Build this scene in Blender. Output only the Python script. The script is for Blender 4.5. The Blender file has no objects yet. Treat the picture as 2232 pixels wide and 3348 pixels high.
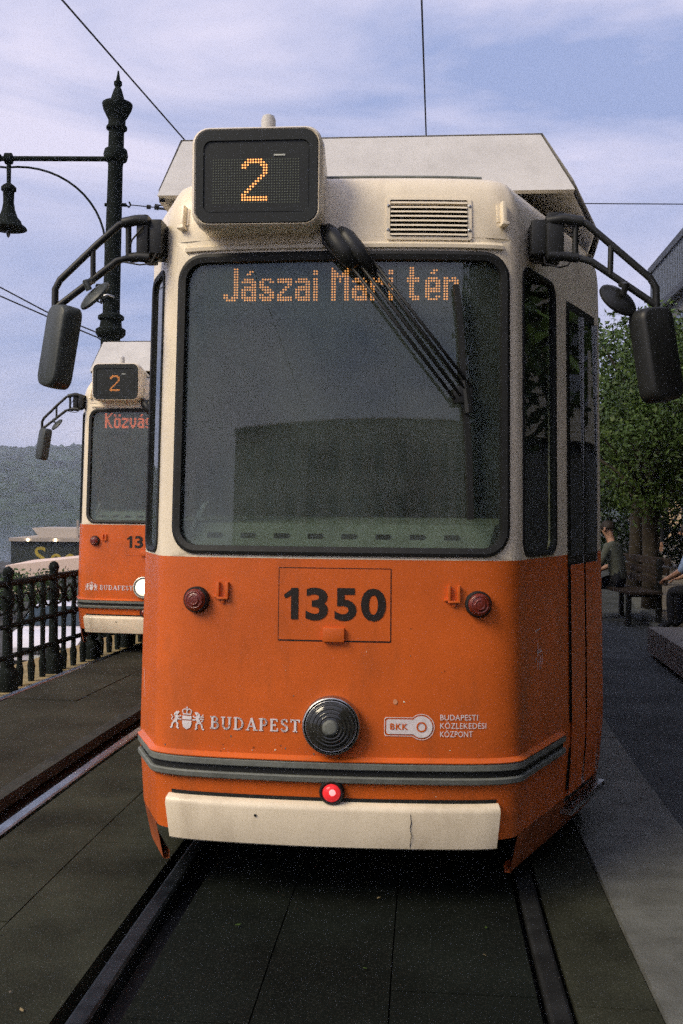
import bpy, bmesh, math, random
import numpy as np
from mathutils import Vector, Matrix
random.seed(7); rng = np.random.default_rng(7)
R = math.radians
scn = bpy.context.scene
COL = scn.collection

# ------------------------------------------------------------------ camera
cam_d = bpy.data.cameras.new('camera'); cam = bpy.data.objects.new('camera', cam_d); COL.objects.link(cam)
cam_d.sensor_fit = 'VERTICAL'; cam_d.sensor_height = 36; cam_d.sensor_width = 24; cam_d.lens = 35
cam_d.clip_start = .05; cam_d.clip_end = 6000
PITCH = math.atan(10/2287); ROLL = .010
cam.matrix_world = Matrix.Translation((0, 0, 1.54)) @ Matrix.Rotation(R(90)-PITCH, 4, 'X') @ Matrix.Rotation(ROLL, 4, 'Z')
scn.camera = cam

# ------------------------------------------------------------------ sky, sun, exposure
SUN_EL, SUN_AZ = 40, 238        # azimuth clockwise from +Y: behind the camera, to its left
w = bpy.data.worlds.new('World'); scn.world = w; w.use_nodes = True
nt = w.node_tree; nt.nodes.clear(); N = nt.nodes.new; L = nt.links.new
out = N('ShaderNodeOutputWorld'); bg = N('ShaderNodeBackground'); bg.inputs['Strength'].default_value = .10
sky = N('ShaderNodeTexSky'); sky.sky_type = 'NISHITA'; sky.sun_disc = False
sky.sun_elevation = R(SUN_EL); sky.sun_rotation = R(SUN_AZ)
tc = N('ShaderNodeTexCoord'); mp = N('ShaderNodeMapping'); mp.inputs['Scale'].default_value = (1.3, 1.3, 4.2)
mp.inputs['Location'].default_value = (.15, .1, .95); mp.inputs['Rotation'].default_value = (0, R(9), 0)
nz = N('ShaderNodeTexNoise'); nz.inputs['Scale'].default_value = 1.25; nz.inputs['Detail'].default_value = 6; nz.inputs['Roughness'].default_value = .58
nz.inputs['Distortion'].default_value = .6
rp = N('ShaderNodeValToRGB'); e = rp.color_ramp.elements
e[0].position = .39; e[0].color = (3.2, 3.9, 6.5, 1); e[1].position = .61; e[1].color = (7.5, 7.1, 8.8, 1)
mx = N('ShaderNodeMix'); mx.data_type = 'RGBA'; mx.inputs[0].default_value = .92
L(tc.outputs['Generated'], mp.inputs[0]); L(mp.outputs[0], nz.inputs['Vector']); L(nz.outputs['Fac'], rp.inputs[0])
L(sky.outputs[0], mx.inputs[6]); L(rp.outputs[0], mx.inputs[7]); L(mx.outputs[2], bg.inputs[0]); L(bg.outputs[0], out.inputs[0])
sd = bpy.data.lights.new('sun', 'SUN'); sd.energy = 2.5; sd.angle = R(28); sd.color = (1, .86, .62)
so = bpy.data.objects.new('sun', sd); COL.objects.link(so)
az, el = R(SUN_AZ), R(SUN_EL)
sdir = Vector((math.sin(az)*math.cos(el), math.cos(az)*math.cos(el), math.sin(el)))
so.rotation_euler = (-sdir).to_track_quat('-Z', 'Y').to_euler(); so.location = sdir*50
vs = scn.view_settings; vs.view_transform = 'Standard'; vs.look = 'None'; vs.exposure = .22; vs.gamma = 1; vs.use_curve_mapping = False
scn.cycles.use_denoising = False; scn.cycles.use_adaptive_sampling = True; scn.cycles.adaptive_threshold = .13; scn.cycles.max_bounces = 4; scn.cycles.diffuse_bounces = 2; scn.cycles.glossy_bounces = 3; scn.cycles.transparent_max_bounces = 8

# ------------------------------------------------------------------ materials
def M(name, col, rough=.6, metal=0, var=.18, scale=6, bump=0, bscale=80, spec=.4, emis=None, estr=0, dirt=0, dirtcol=(.05,.04,.03), streak=1.0, col2=None, coat=0, speck=0):
    m = bpy.data.materials.new(name); m.use_nodes = True
    t = m.node_tree; b = t.nodes['Principled BSDF']; n = t.nodes.new; l = t.links.new
    b.inputs['Roughness'].default_value = rough; b.inputs['Metallic'].default_value = metal
    b.inputs['Specular IOR Level'].default_value = spec
    if coat: b.inputs['Coat Weight'].default_value = coat; b.inputs['Coat Roughness'].default_value = .15
    tcx = n('ShaderNodeTexCoord')
    def noise(sc, det=4, z=1.0, rg=.6):
        mpx = n('ShaderNodeMapping'); mpx.inputs['Scale'].default_value = (1, 1, z); l(tcx.outputs['Object'], mpx.inputs[0])
        q = n('ShaderNodeTexNoise'); q.inputs['Scale'].default_value = sc; q.inputs['Detail'].default_value = det; q.inputs['Roughness'].default_value = rg
        l(mpx.outputs[0], q.inputs['Vector']); return q
    q = noise(scale, 5); r = n('ShaderNodeValToRGB'); el = r.color_ramp.elements
    lo = tuple(c*(1-var) for c in col); hi = tuple(min(c*(1+var), 1) for c in (col2 or col))
    el[0].position = .32; el[0].color = lo+(1,); el[1].position = .68; el[1].color = hi+(1,)
    l(q.outputs['Fac'], r.inputs[0]); last = r.outputs[0]
    if dirt:
        q2 = noise(scale*.6+3, 6, streak, .7); r2 = n('ShaderNodeValToRGB'); r2.color_ramp.elements[0].position = .5; r2.color_ramp.elements[1].position = .78
        l(q2.outputs['Fac'], r2.inputs[0]); mm = n('ShaderNodeMath'); mm.operation = 'MULTIPLY'; mm.inputs[1].default_value = dirt; l(r2.outputs[0], mm.inputs[0])
        mi = n('ShaderNodeMix'); mi.data_type = 'RGBA'; l(mm.outputs[0], mi.inputs[0]); l(last, mi.inputs[6]); mi.inputs[7].default_value = dirtcol+(1,); last = mi.outputs[2]
    if speck:
        q4 = noise(130, 2); r4 = n('ShaderNodeValToRGB'); r4.color_ramp.elements[0].position = .55; r4.color_ramp.elements[1].position = .72; l(q4.outputs['Fac'], r4.inputs[0])
        m4 = n('ShaderNodeMath'); m4.operation = 'MULTIPLY'; m4.inputs[1].default_value = speck; l(r4.outputs[0], m4.inputs[0])
        x4 = n('ShaderNodeMix'); x4.data_type = 'RGBA'; l(m4.outputs[0], x4.inputs[0]); l(last, x4.inputs[6]); x4.inputs[7].default_value = (.16,.16,.13,1); last = x4.outputs[2]
    l(last, b.inputs['Base Color'])
    if bump:
        q3 = noise(bscale, 4); bp = n('ShaderNodeBump'); bp.inputs['Strength'].default_value = bump; bp.inputs['Distance'].default_value = .01
        l(q3.outputs['Fac'], bp.inputs['Height']); l(bp.outputs[0], b.inputs['Normal'])
    if emis:
        b.inputs['Emission Color'].default_value = emis+(1,); b.inputs['Emission Strength'].default_value = estr
        if estr < 5: m.cycles.emission_sampling = 'NONE'
    return m
def glass(name, tint, dust, dustcol, ior=1.55, rough=.02):
    m = bpy.data.materials.new(name); m.use_nodes = True; t = m.node_tree; t.nodes.clear(); n = t.nodes.new; l = t.links.new
    o = n('ShaderNodeOutputMaterial'); tr = n('ShaderNodeBsdfTransparent'); tr.inputs[0].default_value = tint+(1,)
    gl = n('ShaderNodeBsdfGlossy'); gl.inputs['Roughness'].default_value = rough; gl.inputs[0].default_value = (.95, .97, .95, 1)
    lw = n('ShaderNodeLayerWeight'); lw.inputs[0].default_value = .5; pw = n('ShaderNodeMath'); pw.operation = 'POWER'; pw.inputs[1].default_value = 5; l(lw.outputs['Facing'], pw.inputs[0])
    f0 = 2*((ior-1)/(ior+1))**2; fr = n('ShaderNodeMath'); fr.operation = 'MULTIPLY_ADD'; fr.inputs[1].default_value = 1-f0; fr.inputs[2].default_value = f0; l(pw.outputs[0], fr.inputs[0]); a = n('ShaderNodeMixShader')
    df = n('ShaderNodeBsdfDiffuse'); df.inputs[0].default_value = dustcol+(1,); b = n('ShaderNodeMixShader')
    tcx = n('ShaderNodeTexCoord'); q = n('ShaderNodeTexNoise'); q.inputs['Scale'].default_value = 3; q.inputs['Detail'].default_value = 6
    mr = n('ShaderNodeMapRange'); mr.inputs[1].default_value = .3; mr.inputs[2].default_value = .7; mr.inputs[3].default_value = dust*.5; mr.inputs[4].default_value = dust*1.4
    l(tcx.outputs['Object'], q.inputs['Vector']); l(q.outputs['Fac'], mr.inputs[0])
    l(fr.outputs[0], a.inputs[0]); l(tr.outputs[0], a.inputs[1]); l(gl.outputs[0], a.inputs[2])
    l(mr.outputs[0], b.inputs[0]); l(a.outputs[0], b.inputs[1]); l(df.outputs[0], b.inputs[2]); l(b.outputs[0], o.inputs[0])
    return m
MT = dict(
 white=M('tram_cream_paint', (.87,.76,.57), .42, var=.08, scale=3, bump=.08, bscale=9, dirt=.45, dirtcol=(.34,.26,.17), streak=.25, coat=.2),
 orange=M('tram_orange_paint', (.67,.126,.014), .45, var=.12, scale=2.5, bump=.08, bscale=8, dirt=.50, dirtcol=(.20,.075,.025), streak=.3, coat=.15),
 skirt=M('grimy_shaded_skirt', (.30,.070,.014), .7, var=.35, scale=5, dirt=.75, dirtcol=(.06,.035,.02), streak=.4),  # lower skirt: grime plus deep shade painted into a darker orange
 panel_chip=M('chip_peach', (.75,.32,.16), .6, var=.05),
 grey=M('roof_housing_paint', (.60,.58,.55), .55, var=.08, scale=4, dirt=.25, dirtcol=(.25,.23,.2), streak=.4),
 black=M('black_rubber', (.012,.013,.012), .6, var=.3, scale=20, bump=.1, bscale=60),
 blackmet=M('black_metal', (.014,.015,.014), .45, var=.3, scale=15),
 dark=M('under_frame', (.012,.012,.012), .9, var=.4, scale=10),
 rib=M('grey_rubber_strip', (.16,.17,.15), .6, var=.2, scale=18, bump=.15, bscale=70),
 chrome=M('chrome', (.75,.75,.75), .12, 1, var=.05),
 steel=M('worn_steel', (.45,.45,.44), .35, 1, var=.2, scale=20),
 lens=M('lamp_glass', (.03,.03,.025), .12, var=.3, scale=30, spec=.8),
 redlens=M('red_lens', (.17,.022,.010), .25, var=.25, scale=60, spec=.8, bump=.3, bscale=120),
 redlit=M('red_lamp_lit', (.6,.02,.02), .2, emis=(1,.04,.05), estr=.45, var=.05),
 redhot=M('red_bulb', (.9,.1,.1), .2, emis=(1,.20,.20), estr=2.2, var=.02),
 mirr=M('mirror_plastic', (.045,.052,.047), .42, var=.2, scale=10, bump=.15, bscale=90),
 beam=M('headlight_lit', (.9,.85,.7), .2, emis=(1,.84,.60), estr=1.0, var=.02),
 led=M('led_amber_lit', (.9,.4,.1), .4, emis=(1,.36,.10), estr=1.6, var=.02),
 ledred=M('led_red_lit', (.9,.2,.08), .4, emis=(1,.16,.06), estr=2.0, var=.02),
 leddim=M('led_amber_dim', (.9,.4,.1), .4, emis=(1,.28,.06), estr=.55, var=.02),
 ledoff=M('led_unlit', (.14,.16,.11), .4, var=.1),
 panel=M('led_panel', (.012,.015,.013), .5, var=.2),
 signglass=glass('sign_glass', (.93,.95,.93), .035, (.3,.32,.3)),
 ws=glass('windscreen_glass', (.62,.70,.64), .27, (.165,.205,.185), 1.5),
 winglass=glass('side_glass', (.30,.34,.31), .05, (.2,.22,.2), 1.5),
 cab=M('cab_interior', (.14,.16,.14), .8, var=.3, scale=3),
 dash=M('dashboard', (.26,.29,.24), .7, var=.2, scale=10),
 paper=M('paper', (.6,.62,.55), .8, var=.05),
 numpaint=M('number_black', (.02,.014,.01), .5, var=.2, scale=30),
 decal=M('decal_white', (.80,.74,.74), .5, var=.1, scale=40),
 iron=M('green_black_iron', (.010,.014,.0125), .85, spec=.12, var=.4, scale=14, bump=.3, bscale=50),
 stone=M('coping_stone', (.32,.25,.12), .9, var=.3, scale=5, bump=.5, bscale=40, dirt=.5, dirtcol=(.12,.10,.05)),
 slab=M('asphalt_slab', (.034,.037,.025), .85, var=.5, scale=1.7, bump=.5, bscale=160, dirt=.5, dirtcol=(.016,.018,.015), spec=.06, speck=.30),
 slabo=M('oily_shaded_slab', (.0075,.0100,.008), .85, var=.5, scale=1.7, bump=.5, bscale=160, dirt=.5, dirtcol=(.009,.010,.009), spec=.06, speck=.14),  # oil stains plus the shade beneath the tram, darkened into the colour
 edge=M('edge_stone', (.045,.047,.040), .88, var=.35, scale=6, bump=.5, bscale=60, spec=.1),
 slabb=M('brown_slab', (.040,.039,.028), .88, var=.4, scale=1.6, bump=.5, bscale=120, dirt=.4, dirtcol=(.03,.028,.02), spec=.06, speck=.22),
 kerb=M('kerb_slab', (.125,.130,.118), .85, var=.22, scale=5, bump=.4, bscale=120, dirt=.4, dirtcol=(.045,.048,.042), spec=.08, speck=.3),
 asphalt=M('asphalt', (.060,.066,.066), .9, var=.35, scale=1.2, speck=.25, bump=.5, bscale=200, spec=.08),
 walk=M('sidewalk', (.15,.13,.10), .9, var=.25, scale=2, bump=.3, bscale=90),
 bed=M('track_bed', (.012,.012,.011), .95, var=.4, scale=12),
 rail=M('rail_steel', (.034,.041,.045), .6, 1, var=.5, scale=9),
 railb=M('rail_sky_sheen', (.26,.30,.33), .35, 1, var=.3, scale=9),  # lighter steel: sky sheen on the far track's rails put into the colour
 rail_shade=M('rail_shaded', (.016,.017,.017), .8, var=.4, scale=9, spec=.1),  # right rail: the shade around it put into a near-black colour
 quay=M('quay_road', (.05,.05,.045), .9, var=.3, scale=.5),
 water=M('river_water', (.02,.035,.045), .12, var=.2, scale=.05, bump=.35, bscale=1.2, spec=.6),
 hill=M('hill_woods', (.010,.022,.010), 1, var=.75, scale=.06, spec=.05, col2=(.03,.05,.025), dirt=.3, dirtcol=(.12,.11,.09)),
 bark=M('bark', (.035,.028,.02), .95, var=.4, scale=12, bump=.8, bscale=30),
 leaf=M('leaf_green', (.036,.070,.014), .55, var=.45, scale=2.5, col2=(.05,.09,.018), spec=.3),
 leafl=M('leaf_light', (.075,.125,.022), .55, var=.35, scale=2.5, spec=.3),
 leafd=M('leaf_dark', (.018,.036,.011), .6, var=.45, scale=2.5, spec=.2),
 louver=M('louver_metal', (.12,.14,.17), .5, .3, var=.25, scale=3),
 louverd=M('louver_dark', (.03,.035,.045), .6, var=.2),
 beige=M('beige_render', (.50,.36,.21), .9, var=.12, scale=1.5),
 bwall=M('building_wall', (.16,.16,.16), .9, var=.15, scale=.6),
 bglass=M('building_glass', (.02,.025,.03), .08, var=.2, scale=.5, spec=.8),
 granite=M('granite', (.15,.14,.125), .8, var=.3, scale=40, bump=.2, bscale=120),
 wood=M('dark_wood', (.03,.02,.012), .7, var=.35, scale=18),
 carw=M('car_white', (.75,.72,.76), .3, var=.03, coat=.6),
 cark=M('car_dark', (.02,.022,.025), .3, var=.05, coat=.6),
 carg=M('car_glass', (.015,.03,.032), .06, var=.05, spec=.8),
 hull=M('boat_hull', (.022,.030,.026), .6, var=.3, scale=1),
 sign=M('sign_yellow', (.45,.34,.05), .6, var=.05),
 canvas=M('awning_canvas', (.75,.58,.48), .85, var=.06, scale=2),
 lampon=M('bulb_lit', (.9,.85,.7), .3, emis=(1,.8,.5), estr=6, var=.02),
 skin=M('skin', (.42,.24,.16), .6, var=.08),
 hair=M('hair', (.02,.014,.01), .7, var=.3),
 blue=M('cloth_blue', (.22,.31,.48), .9, var=.15, scale=12),
 pale=M('cloth_pale', (.10,.11,.085), .9, var=.1, scale=12),
 darkc=M('cloth_dark', (.012,.014,.02), .9, var=.3, scale=12),
 cable=M('cable', (.01,.01,.012), .6, var=.1),
 house=M('far_house', (.42,.36,.30), .9, var=.15, scale=.05),
 roof=M('far_roof', (.20,.09,.05), .9, var=.15, scale=.05),
)

# ------------------------------------------------------------------ mesh helpers
class MB:
    def __init__(s): s.v = []; s.f = []; s.m = []; s.mats = []; s.cur = 0
    def mat(s, k):
        if k not in s.mats: s.mats.append(k)
        s.cur = s.mats.index(k); return s
    def add(s, vs, fs):
        o = len(s.v); s.v += [tuple(p) for p in vs]; s.f += [tuple(i+o for i in f) for f in fs]; s.m += [s.cur]*len(fs); return s
    def box(s, a, b, T=None, bev=0):
        (x0,y0,z0),(x1,y1,z1) = a, b
        if bev:
            bm = bmesh.new(); bmesh.ops.create_cube(bm, size=1)
            for v in bm.verts: v.co = Vector(((x0+x1)/2+v.co.x*(x1-x0), (y0+y1)/2+v.co.y*(y1-y0), (z0+z1)/2+v.co.z*(z1-z0)))
            bmesh.ops.bevel(bm, geom=bm.edges[:], offset=bev, segments=2, profile=.6, affect='EDGES')
            bm.verts.index_update(); vs = [v.co.copy() for v in bm.verts]; fs = [[v.index for v in f.verts] for f in bm.faces]; bm.free()
        else:
            vs = [Vector(p) for p in ((x0,y0,z0),(x1,y0,z0),(x1,y1,z0),(x0,y1,z0),(x0,y0,z1),(x1,y0,z1),(x1,y1,z1),(x0,y1,z1))]
            fs = [(3,2,1,0),(4,5,6,7),(0,1,5,4),(1,2,6,5),(2,3,7,6),(3,0,4,7)]
        if T is not None: vs = [T @ v for v in vs]
        return s.add(vs, fs)
    def tube(s, path, r, n=8, cap=True):
        P = [Vector(p) for p in path]; rr = r if isinstance(r, (list, tuple)) else [r]*len(P)
        vs = []; up = None
        for i, p in enumerate(P):
            d = (P[min(i+1, len(P)-1)]-P[max(i-1, 0)]).normalized()
            if up is None: up = d.orthogonal().normalized()
            up = (up-d*up.dot(d))
            up = up.normalized() if up.length > 1e-5 else d.orthogonal().normalized()
            w2 = d.cross(up)
            for k in range(n):
                a = 2*math.pi*k/n; vs.append(p+(up*math.cos(a)+w2*math.sin(a))*rr[i])
        fs = [(i*n+k, i*n+(k+1)%n, (i+1)*n+(k+1)%n, (i+1)*n+k) for i in range(len(P)-1) for k in range(n)]
        if cap: fs += [tuple(range(n-1,-1,-1)), tuple(range((len(P)-1)*n, len(P)*n))]
        return s.add(vs, fs)
    def lathe(s, prof, T=Matrix.Identity(4), n=24):      # prof: (r, h) along local z
        vs = []; 
        for r, h in prof:
            for k in range(n):
                a = 2*math.pi*k/n; vs.append(T @ Vector((r*math.cos(a), r*math.sin(a), h)))
        fs = [(i*n+k, i*n+(k+1)%n, (i+1)*n+(k+1)%n, (i+1)*n+k) for i in range(len(prof)-1) for k in range(n)]
        fs += [tuple(range(n-1,-1,-1)), tuple(range((len(prof)-1)*n, len(prof)*n))]
        return s.add(vs, fs)
    def loft(s, rings, close=True, caps=True):
        n = len(rings[0]); vs = [p for r_ in rings for p in r_]
        fs = [(i*n+k, i*n+(k+1)%n, (i+1)*n+(k+1)%n, (i+1)*n+k) for i in range(len(rings)-1) for k in range(n if close else n-1)]
        if caps and close: fs += [tuple(range(n-1,-1,-1)), tuple(range((len(rings)-1)*n, len(rings)*n))]
        return s.add(vs, fs)
    def grid(s, rows):
        n = len(rows[0]); vs = [p for r_ in rows for p in r_]
        return s.add(vs, [(i*n+k, i*n+k+1, (i+1)*n+k+1, (i+1)*n+k) for i in range(len(rows)-1) for k in range(n-1)])
    def build(s, name, parent=None, smooth=False, kind=None, label=None, auto=None):
        me = bpy.data.meshes.new(name); me.from_pydata(s.v, [], s.f)
        for k in s.mats: me.materials.append(MT[k])
        me.polygons.foreach_set('material_index', s.m)
        if smooth:
            me.polygons.foreach_set('use_smooth', [True]*len(me.polygons))
            if auto: me.set_sharp_from_angle(angle=R(auto))
        me.update()
        o = bpy.data.objects.new(name, me); COL.objects.link(o)
        if parent: o.parent = parent
        if kind: o['kind'] = kind
        if label: o['label'] = label
        return o
def empty(name, loc=(0,0,0), rz=0, label=None, cat=None, group=None):
    o = bpy.data.objects.new(name, None); COL.objects.link(o); o.location = loc; o.rotation_euler = (0,0,rz); o.empty_display_size = .2
    return tag(o, label, cat, group)
def tag(o, label=None, cat=None, group=None, kind=None):
    if label: o['label'] = label
    if cat: o['category'] = cat
    if group: o['group'] = group
    if kind: o['kind'] = kind
    return o
def rrect(x0, x1, y0, y1, r, ns=10, nc=6):
    p = []
    for (cx, cy, a0) in ((x1-r, y0+r, -90), (x1-r, y1-r, 0), (x0+r, y1-r, 90), (x0+r, y0+r, 180)):
        for k in range(nc+1):
            a = R(a0+90*k/nc); p.append((cx+r*math.cos(a), cy+r*math.sin(a)))
        # straight run to the next corner is filled below
    q = []
    for i in range(4):
        arc = p[i*(nc+1):(i+1)*(nc+1)]; nxt = p[((i+1)*(nc+1)) % len(p)]
        q += arc
        for k in range(1, ns): q.append((arc[-1][0]+(nxt[0]-arc[-1][0])*k/ns, arc[-1][1]+(nxt[1]-arc[-1][1])*k/ns))
    return q
def text_polys(txt, size, bold=0, spacing=1.0):
    c = bpy.data.curves.new('t', 'FONT'); c.body = txt; c.size = size; c.offset = bold; c.space_character = spacing; c.resolution_u = 4
    o = bpy.data.objects.new('t', c); COL.objects.link(o)
    dg = bpy.context.evaluated_depsgraph_get(); me = bpy.data.meshes.new_from_object(o.evaluated_get(dg))
    vs = [tuple(v.co[:2]) for v in me.vertices]; fs = [tuple(p.vertices) for p in me.polygons]
    bpy.data.objects.remove(o); bpy.data.meshes.remove(me); bpy.data.curves.remove(c)
    return vs, fs
def fit(vs, x0, x1, y0, y1):
    xs = [v[0] for v in vs]; ys = [v[1] for v in vs]; a, b, c, d = min(xs), max(xs), min(ys), max(ys)
    return [(x0+(x-a)/(b-a)*(x1-x0), y0+(y-c)/(d-c)*(y1-y0)) for x, y in vs]
def stroke(pts, wd):
    """a thick polyline: quads per run plus small discs at the joints"""
    vs, fs = [], []
    for i in range(len(pts)-1):
        (x0,y0),(x1,y1) = pts[i], pts[i+1]; d = math.hypot(x1-x0, y1-y0) or 1e-6; nx, ny = -(y1-y0)/d*wd/2, (x1-x0)/d*wd/2
        o = len(vs); vs += [(x0+nx,y0+ny),(x0-nx,y0-ny),(x1-nx,y1-ny),(x1+nx,y1+ny)]; fs.append((o,o+1,o+2,o+3))
    for (x,y) in pts[1:-1]:
        o = len(vs); vs += [(x+wd/2*math.cos(k*math.pi/4), y+wd/2*math.sin(k*math.pi/4)) for k in range(8)]; fs.append(tuple(range(o,o+8)))
    return vs, fs
def merge(parts):
    vs, fs = [], []
    for a, b in parts:
        o = len(vs); vs += a; fs += [tuple(i+o for i in f) for f in b]
    return vs, fs

# ------------------------------------------------------------------ track line (a gentle bend to the right)
_T = np.arange(-160, 420, .05); _PH = R(4.5)+np.clip(_T, -8, 18)/90
_X = np.cumsum(np.sin(_PH))*.05; _Y = np.cumsum(np.cos(_PH))*.05
i0 = int(np.argmin(abs(_T))); _X += -.035-_X[i0]; _Y += 3.108-_Y[i0]
def trk(t, off, z=0):
    x, y, p = np.interp(t, _T, _X), np.interp(t, _T, _Y), np.interp(t, _T, _PH)
    return Vector((x+math.cos(p)*off, y-math.sin(p)*off, z))
def strip(mb, ts, o0, o1, z0, z1):
    """a slab following the track between two offsets, top z1, bottom z0"""
    mb.loft([[trk(t,o0,z0), trk(t,o1,z0), trk(t,o1,z1), trk(t,o0,z1)] for t in ts])

# ground
g = MB().mat('bed'); ts = list(np.linspace(-60, -2, 12))+list(np.linspace(-1.5, 20, 30))+list(np.linspace(24, 300, 12))
g.grid([[trk(t, -3.25, -.07), trk(t, 3, -.07), trk(t, 60, -.07), trk(t, 250, -.07)] for t in ts][::-1])
g.build('ground', kind='structure')
pv = MB().mat('asphalt')
for a, b in zip(ts[:-1], ts[1:]): pass
strip(pv, ts, 1.53, 2.72, -.07, .0); pv.build('asphalt_path', kind='structure')
sw = MB().mat('walk'); strip(sw, ts, 2.98, 60, -.07, .004); sw.build('sidewalk', kind='structure')
tb = bpy.data.objects.new('track_paving', None); COL.objects.link(tb); tb['kind'] = 'structure'; tb['label'] = 'dark paved tram track bed with two grooved tracks'
def slabs(name, o0, o1, t0, t1, ln, mt, parent=tb, gap=.005, zt=0., jit=.003):
    t = t0
    while t < t1:
        m = MB().mat(mt); l_ = ln*random.uniform(.97, 1.03); z = zt+random.uniform(-jit, jit)
        strip(m, np.linspace(t+gap/2, t+l_-gap/2, 4), o0+gap/2, o1-gap/2, z-.065, z)
        m.build(name, parent); t += l_
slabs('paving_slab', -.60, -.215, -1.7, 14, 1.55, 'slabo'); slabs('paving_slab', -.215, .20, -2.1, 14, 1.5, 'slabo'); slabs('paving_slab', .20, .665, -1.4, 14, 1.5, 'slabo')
slabs('paving_slab', -1.22, -.80, -1.9, 15, 1.6, 'slab'); slabs('paving_slab', -1.635, -1.22, -1.2, 15, 1.7, 'slab')
slabs('edge_stone', -1.92, -1.83, 0, 16, 1.2, 'edge', zt=.05); slabs('paving_slab', -2.42, -1.92, 0, 16, 1.8, 'slabb', zt=.045); slabs('paving_slab', -2.98, -2.42, .6, 16, 1.8, 'slabb', zt=.045)
slabs('paving_slab', .77, 1.03, -1.5, 14, 1.5, 'slab')
slabs('kerb_stone', 1.03, 1.53, -2.2, 20, .98, 'kerb', zt=.02)
slabs('kerb_stone', 2.72, 2.98, 1, 26, 1.0, 'kerb', zt=.05)
for off in (-.72, .72, -1.69, -3.12):
    m = MB().mat('railb' if off < -1 else 'rail' if off < 0 else 'rail_shade'); tt = np.linspace(-4, 40, 60)
    m.loft([[trk(t,off-.034,-.06), trk(t,off+.034,-.06), trk(t,off+.034,.004), trk(t,off+.024,.010), trk(t,off-.024,.010), trk(t,off-.034,.004)] for t in tt])
    m.build('rail', tb)

# quay coping and lower quay, river, hills
cp = bpy.data.objects.new('quay_coping', None); COL.objects.link(cp); cp['kind'] = 'structure'
slabs('coping_stone', -4.35, -3.20, -2, 40, 1.35, 'stone', cp, gap=.02, zt=-.20, jit=.006)
m = MB().mat('stone'); strip(m, ts, -4.6, -3.22, -6, -.275); m.build('quay_wall', kind='structure')
m = MB().mat('quay'); m.grid([[trk(t,-60,-2.27), trk(t,-16,-2.27), trk(t,-4.8,-2.27)] for t in ts if t < 60][::-1])
m.v = [(max(x, -24) if y > 40 else x, y, z) for x, y, z in m.v]; m.build('quay_road', kind='structure')
m = MB().mat('water'); m.grid([[(-900,-100,-6),(500,-100,-6)],[(-900,900,-6),(500,900,-6)]]); m.build('river', kind='structure')
m = MB().mat('hill'); rows = []
xs = np.linspace(-620, 360, 330)
ph = rng.uniform(0, 6.28, 12)
for j in range(70):
    y = 360+j*5.7; f_ = j/69
    row = []
    for x in xs:
        base = 50*(f_**.8)*(1+.05*math.sin(x*.011+ph[0])+.035*math.sin(x*.027+ph[1]))
        rough = (1.5*math.sin(x*.12+ph[2]+j*.4)+1.2*math.sin(x*.31+j*.9+ph[3])+rng.normal(0,2.4))*min(1, f_*3+.25)
        row.append((x, y, -7+base+rough*.6))
    rows.append(row)
m.grid(rows); m.build('hills', kind='structure', smooth=True)

# ------------------------------------------------------------------ tram
def chaikin(p, n):
    for _ in range(n):
        q = [p[0]]
        for a, b in zip(p[:-1], p[1:]):
            q += [(a[0]*.75+b[0]*.25, a[1]*.75+b[1]*.25), (a[0]*.25+b[0]*.75, a[1]*.25+b[1]*.75)]
        p = q+[p[-1]]
    return p
_rt = [(.2,.004),(.4,.016),(.55,.032),(.64,.053),(.705,.09),(.73,.15),(.76,.21),(.93,.555),(.957,.61),(.985,.67),(1.205,1.13),(1.23,1.25),(1.23,9)]
_lt = [(-.2,.004),(-.4,.016),(-.55,.032),(-.64,.053),(-.705,.09),(-.73,.15),(-.76,.21),(-.84,.38),(-.87,.46),(-.96,.90),(-1.12,2.0),(-1.17,3),(-1.17,9)]
_ol = np.array(chaikin(_lt[::-1]+[(0,0)]+_rt, 2))
_sl = np.concatenate([[0], np.cumsum(np.hypot(*np.diff(_ol, axis=0).T))]); _sl -= np.interp(0, _ol[:,0], _sl)
_tg = np.gradient(_ol, _sl, axis=0); _tg /= np.hypot(*_tg.T)[:,None]; _nm = np.stack([_tg[:,1], -_tg[:,0]], 1)
ZW = ([.07,.29,.50,.60,1.0,1.36,2.5,2.6,2.82],[.972,.988,1,1,.994,.986,.973,.971,.97])
ZR = ([.07,.29,.48,.52,.60,1.36,2.5,2.6,2.82],[.03,.018,.010,.0,.0,.010,.055,.062,.08])
ZI = ([.07,.29,2.65,2.71,2.765,2.81,2.83,2.84],[.03,.0,0,.006,.022,.05,.08,.12])
def surf(s, z, off=0.):
    u, v = np.interp(s, _sl, _ol[:,0]), np.interp(s, _sl, _ol[:,1]); nu, nv = np.interp(s, _sl, _nm[:,0]), np.interp(s, _sl, _nm[:,1])
    o = off-np.interp(z, *ZI)
    return Vector((u*np.interp(z, *ZW)+nu*o, v+np.interp(z, *ZR)+nv*o, z))
def sframe(s, z, off=0.):
    p = surf(s, z, off); t = (surf(s+.01, z)-surf(s-.01, z)).normalized(); up = (surf(s, z+.01)-surf(s, z-.01)).normalized(); n = t.cross(up).normalized()
    T = Matrix.Identity(4)
    for i, c in enumerate((t, up, n, p)): T[0][i], T[1][i], T[2][i] = c
    return T
def s_of_u(u): return float(np.interp(u, _ol[:,0], _sl))
SEND_L, SEND_R = _sl[0], _sl[-1]
def slist(a, b, step=.05):
    xs = [a]+[s for s in _sl if a < s < b]+[b]; out_ = [xs[0]]
    for x in xs[1:]:
        k = max(1, int(math.ceil((x-out_[-1])/step))) if x-out_[-1] < 1 else 4
        o = out_[-1]; out_ += [o+(x-o)*i/k for i in range(1, k+1)]
    return [x for i, x in enumerate(out_) if i == 0 or x-out_[i-1] > .004]
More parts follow.
